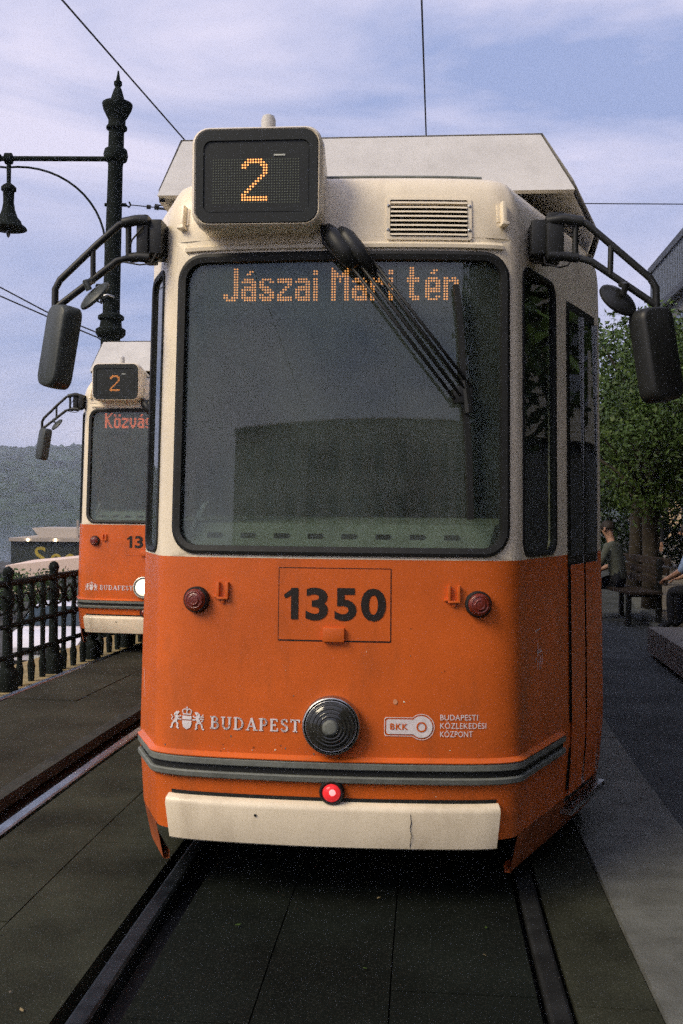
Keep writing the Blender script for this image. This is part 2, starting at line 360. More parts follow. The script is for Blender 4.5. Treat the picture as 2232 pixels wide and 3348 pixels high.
def patch(mb, s0, s1, z0, z1, off=0., step=.05, nz=None, rr=0.):
    nz = nz or max(1, int((z1-z0)/.08)); rows = []
    ss = np.linspace(0, 1, max(2, int((s1-s0)/step)+1))
    for z in np.linspace(z0, z1, nz+1):
        d = min(z-z0, z1-z); a = rr-math.sqrt(max(rr*rr-(rr-d)**2, 0)) if d < rr else 0
        rows.append([surf(s0+a+(s1-s0-2*a)*k, z, off) for k in ss])
    mb.grid(rows)
def rpatch(mb, s0, s1, z0, z1, r, off):
    zs = sorted(set([z0+r*(1-math.cos(R(a))) for a in range(0,91,15)]+list(np.linspace(z0+r, z1-r, 10))+[z1-r*(1-math.cos(R(a))) for a in range(0,91,15)]))
    rows = []
    for z in zs:
        d = min(z-z0, z1-z); a = r-math.sqrt(max(r*r-(r-d)**2, 0)) if d < r else 0
        rows.append([surf(s0+a+(s1-s0-2*a)*k/24, z, off) for k in range(25)])
    mb.grid(rows)
def ring(mb, outer, inner, o_out, o_in):
    n = len(outer); a = [surf(s, z, o_out) for s, z in outer]; b = [surf(s, z, o_in) for s, z in inner]
    mb.add(a+b, [(k, (k+1) % n, n+(k+1) % n, n+k) for k in range(n)])
def seal(mb, s0, s1, z0, z1, r, wd, hi=.012, lo=-.02):
    o = rrect(s0, s1, z0, z1, r, 12, 8); i = rrect(s0+wd, s1-wd, z0+wd, z1-wd, max(r-wd, .02), 12, 8)
    mi = rrect(s0+wd*.4, s1-wd*.4, z0+wd*.4, z1-wd*.4, max(r-wd*.4, .02), 12, 8)
    ring(mb, o, o, 0, hi*.6); ring(mb, o, mi, hi*.6, hi); ring(mb, mi, i, hi, hi*.5); ring(mb, i, i, hi*.5, lo)
def sweep(mb, s0, s1, prof, step=.04):
    """prof: closed list of (off, z) swept along the shell"""
    mb.loft([[surf(s, z, o) for o, z in prof] for s in slist(s0, s1, step)])
def decal(mb, vs, fs, off=.003):
    mb.add([surf(s_of_u(x), y, off) for x, y in vs], fs)

GLY = {
'J':["....##"]*10+["##..##","##.###",".####."],
'a':["......"]*4+[".####.","######","....##",".#####","######","##..##","##..##","######",".#####"],
'i':["..","##","##",".."]+["##"]*9,
's':["......"]*4+[".####.","##..##","##....","####..",".####.","..####","##..##","######",".####."],
'z':["......"]*4+["######","######","....##","...##.","..##..",".##...","##....","######","######"],
'M':["#.....#","##...##","###.###","#######","##.#.##","##.#.##"]+["##...##"]*7,
'r':["......"]*4+["##.##.","######","##..##"]+["##...."]*6,
't':[".##..",".##..",".##..",".##..","#####","#####"]+[".##.."]*5+[".####","..###"],
'e':["......"]*4+[".####.","######","##..##","##..##","######","######","##....","##..##",".####."],
'K':["##...##","##..##.","##.##..","####...","###....","###....","####...","####...","##.##..","##.##..","##..##.","##..##.","##...##"],
'o':["......"]*4+[".####.","######"]+["##..##"]*5+["######",".####."],
'v':["......"]*4+["##..##"]*5+["##..##",".####.",".####.","..##.."],
'g':["......"]*4+[".#####","##..##","##..##","##..##","##..##",".#####","....##","##..##",".####."],
'h':["##...."]*4+["##.##.","######"]+["##..##"]*7,
'd':["....##"]*4+[".#####","######"]+["##..##"]*5+["######",".#####"],
'2':["..######..",".########.","###....###","##......##","........##","........##",".......##.","......##..",".....##...","....##....","...##.....","..##......",".##.......","##........","##########","##########"],
}
def acute(g_): g_ = list(g_); g_[1] = "...##."[:len(g_[1])]; g_[2] = "..##.."[:len(g_[2])]; return g_
GLY['á'] = acute(GLY['a']); GLY['é'] = acute(GLY['e']); GLY['ó'] = acute(GLY['o'])
GLY['ö'] = list(GLY['o']); GLY['ö'][1] = GLY['ö'][2] = "##..##"; GLY['í'] = list(GLY['i']); GLY['í'][1] = ".#"; GLY['í'][2] = "#."
def led_text(txt, adv=None):
    x = 0; dots = set()
    for ch in txt:
        if ch == ' ': x += 2; continue
        g_ = GLY[ch]
        for r_, row in enumerate(g_):
            for c, q in enumerate(row):
                if q == '#': dots.add((x+c, r_))
        x += len(g_[0])+1
    return dots, x-1
def dotmesh(name, parent, dots, x0, ztop, pitch, v, size, mt, z_tilt=0.):
    m = MB().mat(mt)
    for c, r_ in dots:
        x, z = x0+c*pitch, ztop-r_*pitch; h = size/2
        m.add([(x+h*math.cos(k*math.pi/3), v, z+h*math.sin(k*math.pi/3)) for k in range(6)], [tuple(range(6))])
    o = m.build(name, parent, kind='stuff'); return o

def serif_word():
    W = .17; S = .09
    def arc(cx, cy, rx, ry, a0, a1, n=9): return [(cx+rx*math.cos(R(a0+(a1-a0)*k/n)), cy+ry*math.sin(R(a0+(a1-a0)*k/n))) for k in range(n+1)]
    def sf(x, y, w_=.34): return stroke([(x-w_/2,y),(x+w_/2,y)], S)
    L_ = {
     'B':(.70,[stroke([(.17,0),(.17,1)],W),stroke([(.17,.96),(.36,.96)]+arc(.36,.75,.17,.21,90,-90)+[(.17,.54)],.12),stroke([(.36,.54)]+arc(.38,.29,.21,.25,90,-90)+[(.17,.04)],.13),sf(.14,.96,.28),sf(.14,.04,.28)]),
     'U':(.86,[stroke([(.18,.97),(.18,.32)]+arc(.42,.32,.24,.28,180,360)+[(.66,.97)],.14),sf(.18,.96),sf(.66,.96,.3)]),
     'D':(.84,[stroke([(.17,0),(.17,1)],W),stroke([(.17,.96),(.34,.96)]+arc(.34,.5,.34,.46,90,-90)+[(.17,.04)],.13),sf(.14,.96,.28),sf(.14,.04,.28)]),
     'A':(.86,[stroke([(.12,.03),(.42,1)],.09),stroke([(.40,1),(.70,.03)],W),stroke([(.22,.34),(.60,.34)],.09),sf(.12,.04,.28),sf(.70,.04)]),
     'P':(.68,[stroke([(.17,0),(.17,1)],W),stroke([(.17,.96),(.34,.96)]+arc(.34,.70,.22,.26,90,-90)+[(.17,.44)],.13),sf(.14,.96,.28),sf(.17,.04)]),
     'E':(.70,[stroke([(.17,0),(.17,1)],W),stroke([(.05,.95),(.56,.95),(.56,.76)],.1),stroke([(.17,.5),(.44,.5)],.1),stroke([(.44,.6),(.44,.4)],.08),stroke([(.05,.05),(.60,.05),(.60,.26)],.1)]),
     'S':(.64,[stroke([(.52,.76)]+arc(.31,.74,.19,.21,20,200)+[(.3,.52)]+arc(.31,.26,.21,.22,60,-150)+[(.10,.24)],.14)]),
     'T':(.78,[stroke([(.36,0),(.36,1)],W),stroke([(.06,.76),(.06,.95),(.66,.95),(.66,.76)],.1),sf(.36,.04)])}
    x = 0; parts = []
    for ch in 'BUDAPEST':
        w_, ps = L_[ch]; a, b = merge(ps); parts.append(([(p[0]+x, p[1]) for p in a], b)); x += w_+.10
    return merge(parts)
def crest():
    P = []
    sh = [(-.17,.45),(.17,.45),(.17,.12),(.12,-.02),(0,-.10),(-.12,-.02),(-.17,.12)]
    P.append((sh[:2]+[(.17,.30),(-.17,.30)], [(3,2,1,0)])); P.append(([(-.17,.26),(.17,.26),(.17,.12),(.12,-.02),(0,-.10),(-.12,-.02),(-.17,.12)], [(0,1,2,3,4,5,6)]))
    P += [stroke([(-.15,.52),(.15,.52)],.05), stroke([(-.14,.55),(-.17,.66),(-.08,.74),(0,.66)],.035), stroke([(.14,.55),(.17,.66),(.08,.74),(0,.66)],.035), stroke([(0,.56),(0,.82)],.035), stroke([(-.04,.78),(.04,.78)],.03)]
    def beast(k):
        f_ = lambda p: [(x*k, y) for x, y in p]
        q = [stroke(f_([(-.34,.58),(-.42,.50),(-.38,.36),(-.44,.20)]), .12), stroke(f_([(-.36,.60),(-.30,.56)]), .09),
             stroke(f_([(-.40,.44),(-.28,.40),(-.22,.46)]), .05), stroke(f_([(-.40,.36),(-.28,.30),(-.20,.30)]), .05),
             stroke(f_([(-.42,.22),(-.54,.12),(-.56,-.04),(-.62,-.08)]), .06), stroke(f_([(-.44,.22),(-.34,.12),(-.36,-.04),(-.30,-.08)]), .06),
             stroke(f_([(-.48,.20),(-.58,.28),(-.52,.38),(-.60,.46)]), .03)]
        return q
    P += beast(1); P += beast(-1); P += [stroke([(.46,.40),(.60,.52)],.03), stroke([(.48,.36),(.62,.44)],.03), stroke([(.48,.32),(.62,.36)],.03)]
    return merge(P)

def build_tram(loc, phi, label, number, dest, dest_x, dest_p, dest_mat, lamp_lit, tail_lit, operator):
    T0 = empty('tram', (loc[0], loc[1], 0), -phi, label, 'tram', 'yellow line trams')
    T0['group'] = 'cream and orange trams'
    P = T0
    # shell: orange lower body, cream upper body
    zs = [.285,.36,.44,.50,.53,.60,.75,.9,1.05,1.2,1.345]
    b = MB().mat('orange'); b.grid([[surf(s, z) for s in slist(SEND_L, SEND_R)] for z in zs])
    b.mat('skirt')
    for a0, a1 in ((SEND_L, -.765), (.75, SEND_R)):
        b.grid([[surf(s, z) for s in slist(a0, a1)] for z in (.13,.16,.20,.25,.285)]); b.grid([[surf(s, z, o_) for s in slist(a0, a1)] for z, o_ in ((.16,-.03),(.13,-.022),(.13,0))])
    b.mat('dark'); b.add([surf(s, .33, -.03) for s in slist(SEND_L, SEND_R, .2)], [tuple(range(len(slist(SEND_L, SEND_R, .2))))])
    lower = b.build('lower_body', P, True, auto=35)
    # cream
    b = MB().mat('white'); B0 = 1.345; B1 = 2.575
    W0, W1 = -.66, .685
    wsr = (-.652, .676, 1.357, 2.520)
    def holed(a0, a1, h, r):
        o = rrect(a0, a1, B0, B1, .0008, 12, 8); i = rrect(h[0], h[1], h[2], h[3], r, 12, 8); ring(b, o, i, 0, 0); ring(b, i, i, 0, -.035)
    holed(-.664, .688, wsr, .105)
    cwr = (.775, 1.185, 1.352, 2.50); cwl = (-1.06, -.775, 1.352, 2.50)
    b.grid([[surf(s, z) for s in slist(.688, .765, .012)] for z in np.linspace(B0, B1, 16)]); b.grid([[surf(s, z) for s in slist(-.765, -.664, .012)] for z in np.linspace(B0, B1, 16)])
    holed(.765, 1.27, cwr, .07); holed(-1.085, -.765, cwl, .07)
    b.grid([[surf(s, z) for s in slist(1.27, SEND_R)] for z in np.linspace(B0, B1, 14)]); b.grid([[surf(s, z) for s in slist(SEND_L, -1.085)] for z in np.linspace(B0, B1, 14)])
    allS = slist(SEND_L, SEND_R); rz = [B1,2.65,2.68,2.71,2.735,2.76,2.785,2.81,2.822,2.83,2.836,2.84]
    b.grid([[surf(s, z) for s in allS] for z in rz]); b.add([surf(s, 2.84) for s in allS], [tuple(range(len(allS)))])
    # rear end
    b.add([surf(SEND_L, .3), surf(SEND_R, .3), surf(SEND_R, 2.84), surf(SEND_L, 2.84)], [(0,1,2,3)])
    upper = b.build('upper_body', P, True, auto=32)
    # roof gutter along the front
    b = MB().mat('rib'); pts = [surf(s, 2.835, -.03) for s in slist(-.62, .60)]
    b.tube([p+Vector((0,.0,.012)) for p in pts], .010, 6); b.build('roof_trim', P)
    # windscreen
    g_ = MB().mat('ws'); rpatch(g_, wsr[0]+.012, wsr[1]-.012, wsr[2]+.012, wsr[3]-.012, .095, -.012); win = g_.build('windscreen', P, True)
    b = MB().mat('black'); seal(b, *wsr, .105, .034); b.build('windscreen_seal', win, True, auto=40)
    for q in (cwr, cwl):
        g_ = MB().mat('winglass'); rpatch(g_, q[0]+.01, q[1]-.01, q[2]+.01, q[3]-.01, .06, -.008); cw = g_.build('corner_window', P, True)
        b = MB().mat('black'); seal(b, *q, .07, .022, .008); b.build('window_seal', cw, True, auto=40)
    # eyebrow crease above the windscreen
    b = MB().mat('white'); sweep(b, -.62, .645, [(-.004,2.528),(.012,2.532),(.014,2.545),(-.004,2.56)]); b.build('windscreen_eyebrow', P, True, auto=40)
    # cab interior
    b = MB().mat('cab'); b.box((-.95,1.55,.6),(.95,1.6,2.7)); b.box((-.66,.20,.35),(.66,1.55,.42))
    b.box((-.60,.85,1.0),(.60,1.5,1.03)); b.mat('dark'); b.box((-.15,1.50,.62),(.45,1.545,2.3)); b.build('cab_bulkhead', P)
    b = MB().mat('dash'); b.loft([[(-.60,.085,1.20),(.58,.085,1.20),(.58,.085,1.385),(-.60,.085,1.385)],[(-.63,.15,1.15),(.61,.15,1.15),(.61,.15,1.475),(-.63,.15,1.475)],[(-.70,.62,1.1),(.70,.62,1.1),(.70,.62,1.50),(-.70,.62,1.50)]])
    db = b.build('dashboard', P)
    for k in range(8): b = MB().mat('dark'); x = -.51+k*.132; b.box((x,.108,1.418),(x+.056,.14,1.438)); b.build('dashboard_vent', db)
    b = MB().mat('cab'); b.box((-.24,1.0,.5),(.24,1.45,1.05), bev=.05); b.box((-.24,1.38,1.0),(.24,1.5,1.75), bev=.05); b.box((-.14,1.40,1.76),(.14,1.48,1.98), bev=.04); b.build('driver_seat', P, True, auto=40)
    b = MB().mat('paper'); b.add([(-.600,.115,1.40),(-.585,.115,1.40),(-.515,.15,1.56),(-.545,.15,1.55)],[(0,1,2,3)]); b.build('paper_slip', P)
    # destination sign behind the windscreen
    V = .135
    b = MB().mat('panel'); b.box((-.54,V+.004,2.275),(.535,V+.05,2.505), bev=.008); sg = b.build('destination_sign', P)
    dots, wd = led_text(dest); ztop = 2.472
    if dest.startswith('J'):
        # spacing read off the real sign
        dots = set(); 
        for ch, x in zip('JászaiMaritér', (0,7,14,21,28,35,42,50,57,64,71.4,77.8,84.8)):
            for r_, row in enumerate(GLY[ch]):
                for c, q in enumerate(row):
                    if q == '#': dots.add((round(x)+c, r_))
    dotmesh('lit_leds', sg, sorted(dots), dest_x, ztop, dest_p, V, dest_p*.74, dest_mat)
    off = {(c, r_) for c in range(-5, 95) for r_ in range(-1, 15)} - dots
    if dest.startswith('J'): dotmesh('unlit_leds', sg, sorted(off), dest_x, ztop, dest_p, V, dest_p*.5, 'ledoff')
    b = MB().mat('paper'); b.box((.44,V-.01,2.478),(.485,V-.008,2.492)); b.build('sticker', sg)
    # route display box on the roof edge
    b = MB().mat('white'); rings = []
    for v, x0, x1, z0, z1, r_ in ((-.050,-.545,-.055,2.585,2.958,.062),(-.062,-.535,-.065,2.594,2.950,.056),(-.055,-.528,-.072,2.60,2.943,.05)):
        rings.append([(x, v, z) for x, z in rrect(x0, x1, z0, z1, r_, 8, 6)])
    back = [[(x, v, z) for x, z in rrect(x0, x1, z0, z1, r_, 8, 6)] for v, x0, x1, z0, z1, r_ in ((.62,-.46,-.10,2.62,2.84,.05),(.40,-.52,-.07,2.60,2.90,.06),(.02,-.548,-.052,2.583,2.962,.064))]
    b.loft(back+rings, caps=True)
    box = b.build('route_display', P, True, auto=45)
    b = MB().mat('panel'); fr = [[(x, v, z) for x, z in rrect(x0, x1, z0, z1, r_, 8, 6)] for v, x0, x1, z0, z1, r_ in ((-.056,-.530,-.070,2.598,2.946,.052),(-.064,-.528,-.072,2.60,2.944,.05),(-.064,-.50,-.10,2.635,2.905,.03),(-.0585,-.498,-.102,2.637,2.903,.03))]
    b.loft(fr); b.build('display_bezel', box)
    b = MB().mat('panel'); b.box((-.495,-.0600,2.64),(-.105,-.0590,2.87)); dp = b.build('display_panel', box)
    d2 = {(c+11, r_) for r_, row in enumerate(GLY['2']) for c, q in enumerate(row) if q == '#'}; p2 = .0100
    zt2 = 2.833
    dotmesh('lit_leds', dp, sorted(d2), -.462, zt2, p2, -.0612, p2*.70, 'led' if not lamp_lit else 'leddim')
    if not lamp_lit: dotmesh('unlit_leds', dp, sorted({(c, r_) for c in range(33) for r_ in range(17)}-d2), -.462, zt2, p2, -.0612, p2*.5, 'ledoff')
    b = MB().mat('paper'); b.box((-.235,-.0625,2.846),(-.192,-.0612,2.852)); b.build('maker_label', dp)
    b = MB().mat('grey'); b.lathe([(.026,0),(.028,.02),(.028,.075),(.022,.09),(.006,.098)], Matrix.Translation((-.275,.06,2.95)), 16); b.build('antenna_knob', box, True, auto=40)
    # roof equipment housing
    b = MB().mat('grey'); prof = [(-.945,3.0),(-.95,3.06),(-.91,3.40),(.905,3.40),(1.02,3.09),(1.16,2.84),(1.14,2.755)]
    inn = [(1.11,2.77),(1.13,2.84),(.99,3.08),(.88,3.37),(-.885,3.37),(-.92,3.06),(-.915,3.0)]
    sec = prof+inn
    b.loft([[(x, v+(max(z,3.03)-3.40)*.80+max(0,3.03-z)*.6, z) for x, z in sec] for v in (1.25,)]+[[(x, v, z) for x, z in sec] for v in (3.0,5.0,8.6)], caps=False)
    b.add([(-.90,1.238,3.388),(.895,1.238,3.388),(1.02,.935,3.02),(-.945,.935,3.02),(-.90,1.29,3.386),(.895,1.29,3.386),(1.02,.99,3.02),(-.945,.99,3.02)], [(3,2,1,0),(4,5,6,7),(2,3,7,6),(0,1,5,4)])
    hs = b.build('roof_housing', P)
    b = MB().mat('dark'); b.box((-.85,1.5,2.85),(.85,8.4,3.06)); b.build('roof_equipment', P)
    # lens cap and stub on the roof
    b = MB().mat('rib'); b.box((.0,.28,2.84),(.105,.36,2.878), bev=.01); b.build('roof_hatch_latch', P)
    b = MB().mat('grey'); b.tube([(.56,.50,2.83),(.56,.50,2.90),(.553,.50,2.93)], [.022,.020,.010], 10); b.build('roof_stub', P, True, auto=40)
    # rub strip
    b = MB().mat('rib'); sa, sb = -1.02, 1.24
    sweep(b, sa, sb, [(0,.554),(.014,.554),(.018,.558),(.018,.577),(.013,.583),(0,.583)]); sweep(b, sa, sb, [(0,.502),(.013,.502),(.018,.507),(.018,.524),(.014,.529),(0,.529)])
    b.mat('black'); sweep(b, sa, sb, [(0,.528),(.005,.528),(.005,.555),(0,.555)]); rs = b.build('rub_strip', P, True, auto=35)
    b = MB().mat('orange'); sweep(b, sa, sb, [(0,.583),(.019,.584),(.020,.588),(.0,.602)]); b.build('panel_lip', P, True, auto=35)
    # bumper
    b = MB().mat('white'); sweep(b, -.645, .632, [(-.01,.252),(.014,.252),(.020,.258),(.034,.398),(.028,.414),(.008,.428),(-.01,.428)]); bp = b.build('bumper', P, True, auto=38)
    b = MB().mat('black'); b.lathe([(.0055,0),(.0055,.002),(.002,.003)], sframe(s_of_u(-.29), .372, .031), 10); b.build('bumper_hole', bp, True)
    b = MB().mat('black'); sweep(b, -.635, .625, [(-.005,.428),(.003,.428),(.003,.442),(-.005,.442)]); b.build('bumper_gap', bp)
    b = MB().mat('black'); x = .30; b.box((x-.002,-.012,.27),(x+.002,-.004,.40)); cr = [surf(s_of_u(x+random.uniform(-.004,.004)), z, (.0195+.0145*(z-.258)/.14)) for z in np.linspace(.262,.395,9)]; b.v = []; b.f = []; b.m = []; b.tube(cr, .0012, 4); b.build('bumper_crack', bp)
    # headlight
    Tm = sframe(s_of_u(-.002), .722, 0)
    b = MB().mat('steel'); b.lathe([(.110,-.01),(.111,.03),(.107,.042),(.103,.044),(.100,.040),(.099,.03),(.085,.03)], Tm, 40); hl = b.build('headlight', P, True, auto=40)
    b = MB().mat('beam' if lamp_lit else 'lens'); lr_ = .84 if lamp_lit else 1; b.lathe([(.099*lr_,.03),(.098*lr_,.04),(.08*lr_,.055),(.05,.066),(.025,.072),(.004,.074)], Tm, 40); b.build('headlight_lens', hl, True)
    if lamp_lit: b = MB().mat('lampon'); b.lathe([(.06,.062),(.05,.068),(.02,.075),(.004,.077)], Tm, 24); b.build('headlight_bulb', hl, True)
    if not lamp_lit:
        b = MB().mat('steel'); b.lathe([(.0975,.040),(.0965,.0445),(.0935,.0455),(.0915,.042)], Tm, 40); b.build('lens_ring', hl, True)
        for rr_ in (.084,.070,.056,.043): b = MB().mat('lens'); h0 = float(np.interp(rr_, (.004,.025,.05,.08,.098), (.074,.072,.066,.055,.04))); b.lathe([(rr_+.004,h0-.001),(rr_+.002,h0+.0025),(rr_-.002,h0+.003),(rr_-.005,h0+.001)], Tm, 36); b.build('lens_rib', hl, True)
        b = MB().mat('rib'); b.lathe([(.03,.071),(.031,.0725),(.018,.0745),(.004,.076)], Tm, 24); b.build('bulb_shade', hl, True)
    # small lamps
    for u in (-.535, .547):
        Tm = sframe(s_of_u(u), 1.182, 0); b = MB().mat('black'); b.lathe([(.050,-.005),(.050,.02),(.046,.026),(.040,.026)], Tm, 28); tl = b.build('indicator_lamp', P, True, auto=40)
        b = MB().mat('redlens'); b.lathe([(.042,.02),(.042,.030),(.034,.038),(.018,.043),(.003,.044)], Tm, 28); b.lathe([(.036,.036),(.033,.0415),(.029,.041),(.027,.039)], Tm, 28); b.lathe([(.022,.041),(.020,.0445),(.016,.0445),(.013,.0425)], Tm, 28); b.build('lamp_lens', tl, True)
    Tm = sframe(s_of_u(.0), .468, 0); b = MB().mat('black'); b.lathe([(.048,-.005),(.048,.018),(.042,.028),(.034,.024)], Tm, 28); ml = b.build('marker_lamp', P, True, auto=40)
    b = MB().mat('redlit' if tail_lit else 'redlens'); b.lathe([(.034,.018),(.034,.026),(.026,.036),(.012,.041),(.002,.042)], Tm, 28); ln_ = b.build('lamp_lens', ml, True)
    if tail_lit: b = MB().mat('redhot'); b.lathe([(.013,.040),(.011,.0425),(.003,.0435)], Tm @ Matrix.Translation((.004,.006,0)), 14); b.build('lamp_bulb', ml, True)
    # bracket pairs beside the lamps
    for u in (-.432, .455):
        b = MB().mat('orange'); Tm = sframe(s_of_u(u), 1.222, 0)
        for dx in (-.018, .018): b.box((dx-.005,-.036,-.002),(dx+.005,.030,.016), Tm, .002)
        b.box((-.023,-.036,-.002),(.023,-.028,.018), Tm, .002); b.box((-.006,-.05,-.002),(.006,-.03,.01), Tm, .002); b.box((-.036,-.030,-.002),(-.022,-.022,.01), Tm, .002)
        b.build('plate_bracket', P, True, auto=40)
    for u in (-.633, .642):
        b = MB().mat('white'); Tm = sframe(s_of_u(u), 2.668, 0); b.box((-.022,-.030,-.01),(.022,.040,.004), Tm, .002); b.box((-.008,-.045,.0),(.010,.048,.026), Tm, .004); b.box((-.014,-.05,.0),(.016,-.036,.03), Tm, .003); b.build('flag_holder', P, True, auto=40)
    # service hatch with the number
    if number:
        b = MB().mat('black')
        x0, x1, z0, z1 = -.213, .217, 1.036, 1.311
        for a in ((x0,x1,z0-.0025,z0+.0025),(x0,x1,z1-.0012,z1+.0012),(x0-.0012,x0+.0012,z0,z1),(x1-.0016,x1+.0016,z0,z1)): patch(b, s_of_u(a[0]), s_of_u(a[1]), a[2], a[3], .0012, nz=1, step=.02)
        sm = b.build('hatch_seam', P) if len(number) == 4 else None
        b = MB().mat('orange'); patch(b, s_of_u(x0+.002), s_of_u(x1-.002), z0+.003, z1-.003, .0022, nz=2); ht = b.build('hatch', P, True)
        b = MB().mat('orange'); Tm = sframe(0, 1.06, 0); b.box((-.040,-.026,-.002),(.042,.027,.020), Tm, .004); b.build('hatch_latch', ht, True, auto=40)
        slots = ((-.193,-.137),(-.108,-.023),(.003,.086),(.103,.198)); ps = []
        for ch, (xa, xb) in zip(number, slots):
            if ch == '1': v_, f_ = [(.52,0),(1,0),(1,1),(.56,1),(.46,.93),(.02,.77),(.12,.66),(.52,.75)], [(0,1,2,3,7),(3,4,5,6,7)]
            else: v_, f_ = text_polys(ch, .16, .0048)
            ps.append((fit(v_, xa, xb, 1.116 if ch == '1' else 1.113, 1.235 if ch == '1' else 1.237), f_))
        vs, fs = merge(ps)
        b = MB().mat('numpaint'); decal(b, vs, fs, .0045); b.build('fleet_number', P)
    vs, fs = serif_word(); vs = fit(vs, -.473, -.124, .688, .738); b = MB().mat('decal'); decal(b, vs, fs); b.build('city_lettering', P)
    vs, fs = crest(); vs = fit(vs, -.637, -.496, .680, .768); b = MB().mat('decal'); decal(b, vs, fs); b.build('city_crest', P)
    if operator:
        cx, cz, r1 = .335, .719, .041
        def key(g): # outline of the rectangle-and-disc badge, grown by g
            a = math.asin((.0275+g)/(r1+g)); pts = [(.203-g+.006, cz-.0275-g), ]
            pts = [(.203-g, cz+.0215+g), (.203-g, cz-.0215-g), (.209-g, cz-.0275-g)]
            for k in range(25):
                t = -math.pi+a+(2*math.pi-2*a)*k/24; pts.append((cx+(r1+g)*math.cos(t), cz+(r1+g)*math.sin(t)))
            pts.append((.209-g, cz+.0275+g)); return pts
        b = MB().mat('decal'); k0 = key(0); decal(b, k0, [tuple(range(len(k0)))], .003)
        for g0, g1 in ((.0055,.0080),):
            a_, c_ = key(g0), key(g1); n = len(a_); decal(b, a_+c_, [(i, (i+1) % n, n+(i+1) % n, n+i) for i in range(n)], .003)
        bd = b.build('operator_badge', P)
        b = MB().mat('orange'); vs, fs = text_polys('BKK', .05, .0012, 1.15); decal(b, fit(vs, .217, .284, cz-.0105, cz+.0125), fs, .0045); b.build('badge_lettering', bd); b = MB().mat('orange')
        n = 28; ra = [(cx+.0195*math.cos(2*math.pi*k/n), cz+.0195*math.sin(2*math.pi*k/n)) for k in range(n)]; rb = [(cx+.0135*math.cos(2*math.pi*k/n), cz+.0135*math.sin(2*math.pi*k/n)) for k in range(n)]
        decal(b, ra+rb, [(i, (i+1) % n, n+(i+1) % n, n+i) for i in range(n)], .0045); b.build('badge_ring', bd)
        b = MB().mat('decal')
        for t_, x1, zz in (('BUDAPESTI',.546,.745),('KÖZLEKEDÉSI',.578,.7135),('KÖZPONT',.527,.682)):
            vs, fs = text_polys(t_, .03, .0001, 1.05); a = 1.0 if 'Ö' not in t_ and 'É' not in t_ else 1.27
            decal(b, fit(vs, .405, x1, zz, zz+.0215*a), fs)
        b.build('operator_lettering', P)
        # scratched scribble on the right flank, chip in the paint
        b = MB().mat('decal')
        for pl in ([(.90,1.055),(.965,1.062)],[(.925,1.02),(.94,.99),(.93,.965),(.975,.985)],[(.90,.935),(.945,.965),(.985,.972),(.99,.94),(.985,.915)],[(.93,.94),(.935,.90)],[(.95,.95),(.955,.895)],[(.97,.955),(.972,.90)]):
            v_, f_ = stroke(pl, .0035); b.add([surf(x, y, .002) for x, y in v_], f_)
        for pl in ([(-.99,.86),(-.985,.80),(-.995,.78)],[(-.97,.79),(-.965,.75)]):
            v_, f_ = stroke(pl, .004); b.add([surf(x, y, .002) for x, y in v_], f_)
        b.build('scratches', P, kind='stuff')
        b = MB()
        for k in range(46):
            b.mat(random.choice(('skirt','skirt','white','rib'))); q = random.random()
            u_, z_ = (random.uniform(-.66,.66), random.gauss(.615,.012)) if q < .4 else ((random.uniform(-.64,.62), random.uniform(.30,.46)) if q < .6 else (random.uniform(-.66,.66), random.uniform(.66,1.32)))
            r_ = random.uniform(.0015,.0045); n8 = [(u_+r_*random.uniform(.5,1.3)*math.cos(w_), z_+r_*random.uniform(.5,1.3)*math.sin(w_)) for w_ in (0,1.2,2.4,3.6,4.9)]
            decal(b, n8, [(0,1,2,3,4)], .0012)
        b.mat('panel_chip'); decal(b, [(.236+.009*math.cos(k*.9), .812+.011*math.sin(k*.9)) for k in range(7)], [tuple(range(7))], .002)
        b.build('paint_chips', P, kind='stuff')
    # vent grille
    b = MB().mat('white'); q = (s_of_u(.187), s_of_u(.520), 2.562, 2.732)
    ring(b, rrect(*q, .012, 6, 4), rrect(q[0]+.014, q[1]-.016, q[2]+.012, q[3]-.012, .004, 6, 4), .007, .007); ring(b, rrect(*q, .012, 6, 4), rrect(*q, .012, 6, 4), 0, .007)
    vg = b.build('vent_grille', P)
    b = MB().mat('dark'); patch(b, q[0]+.01, q[1]-.01, q[2]+.008, q[3]-.008, .001, nz=4); b.build('vent_back', vg)
    for k in range(8):
        z = q[2]+.016+k*.0178; b = MB().mat('white'); sl = np.linspace(q[0]+.016, q[1]-.018, 6)
        b.loft([[surf(s, z, .013), surf(s, z+.0075, .011), surf(s, z+.0085, .003), surf(s, z+.002, .003)] for s in sl]); b.build('vent_slat', vg)
    for du in (.194, .512):
        for zz in (2.60, 2.695):
            b = MB().mat('steel'); b.lathe([(.006,0),(.006,.003),(.003,.005)], sframe(s_of_u(du), zz, .007), 8); b.build('screw', vg)
    # wiper
    wp = MB().mat('blackmet'); fx = lambda x, z, o=.035: surf(s_of_u(x), z, o)
    wp.tube([fx(-.045,2.60,.02), fx(-.02,2.565,.045), fx(.03,2.50,.05), fx(.075,2.455,.045)], [.026,.036,.042,.030], 10)
    wp.tube([fx(.012,2.588,.03), fx(.035,2.56,.055), fx(.085,2.495,.06), fx(.14,2.43,.05)], [.022,.032,.034,.020], 10)
    wiper = wp.build('wiper_motor_cover', P, True)
    for a, c in (((.025,2.485),(.450,1.950)),((.060,2.49),(.472,1.962)),((.105,2.485),(.492,1.985)),((.135,2.47),(.510,1.998))):
        b = MB().mat('blackmet'); b.tube([fx(a[0],a[1],.055), fx((a[0]+c[0])/2,(a[1]+c[1])/2,.06), fx(c[0],c[1],.05)], .0062, 8); b.build('wiper_arm', wiper, True)
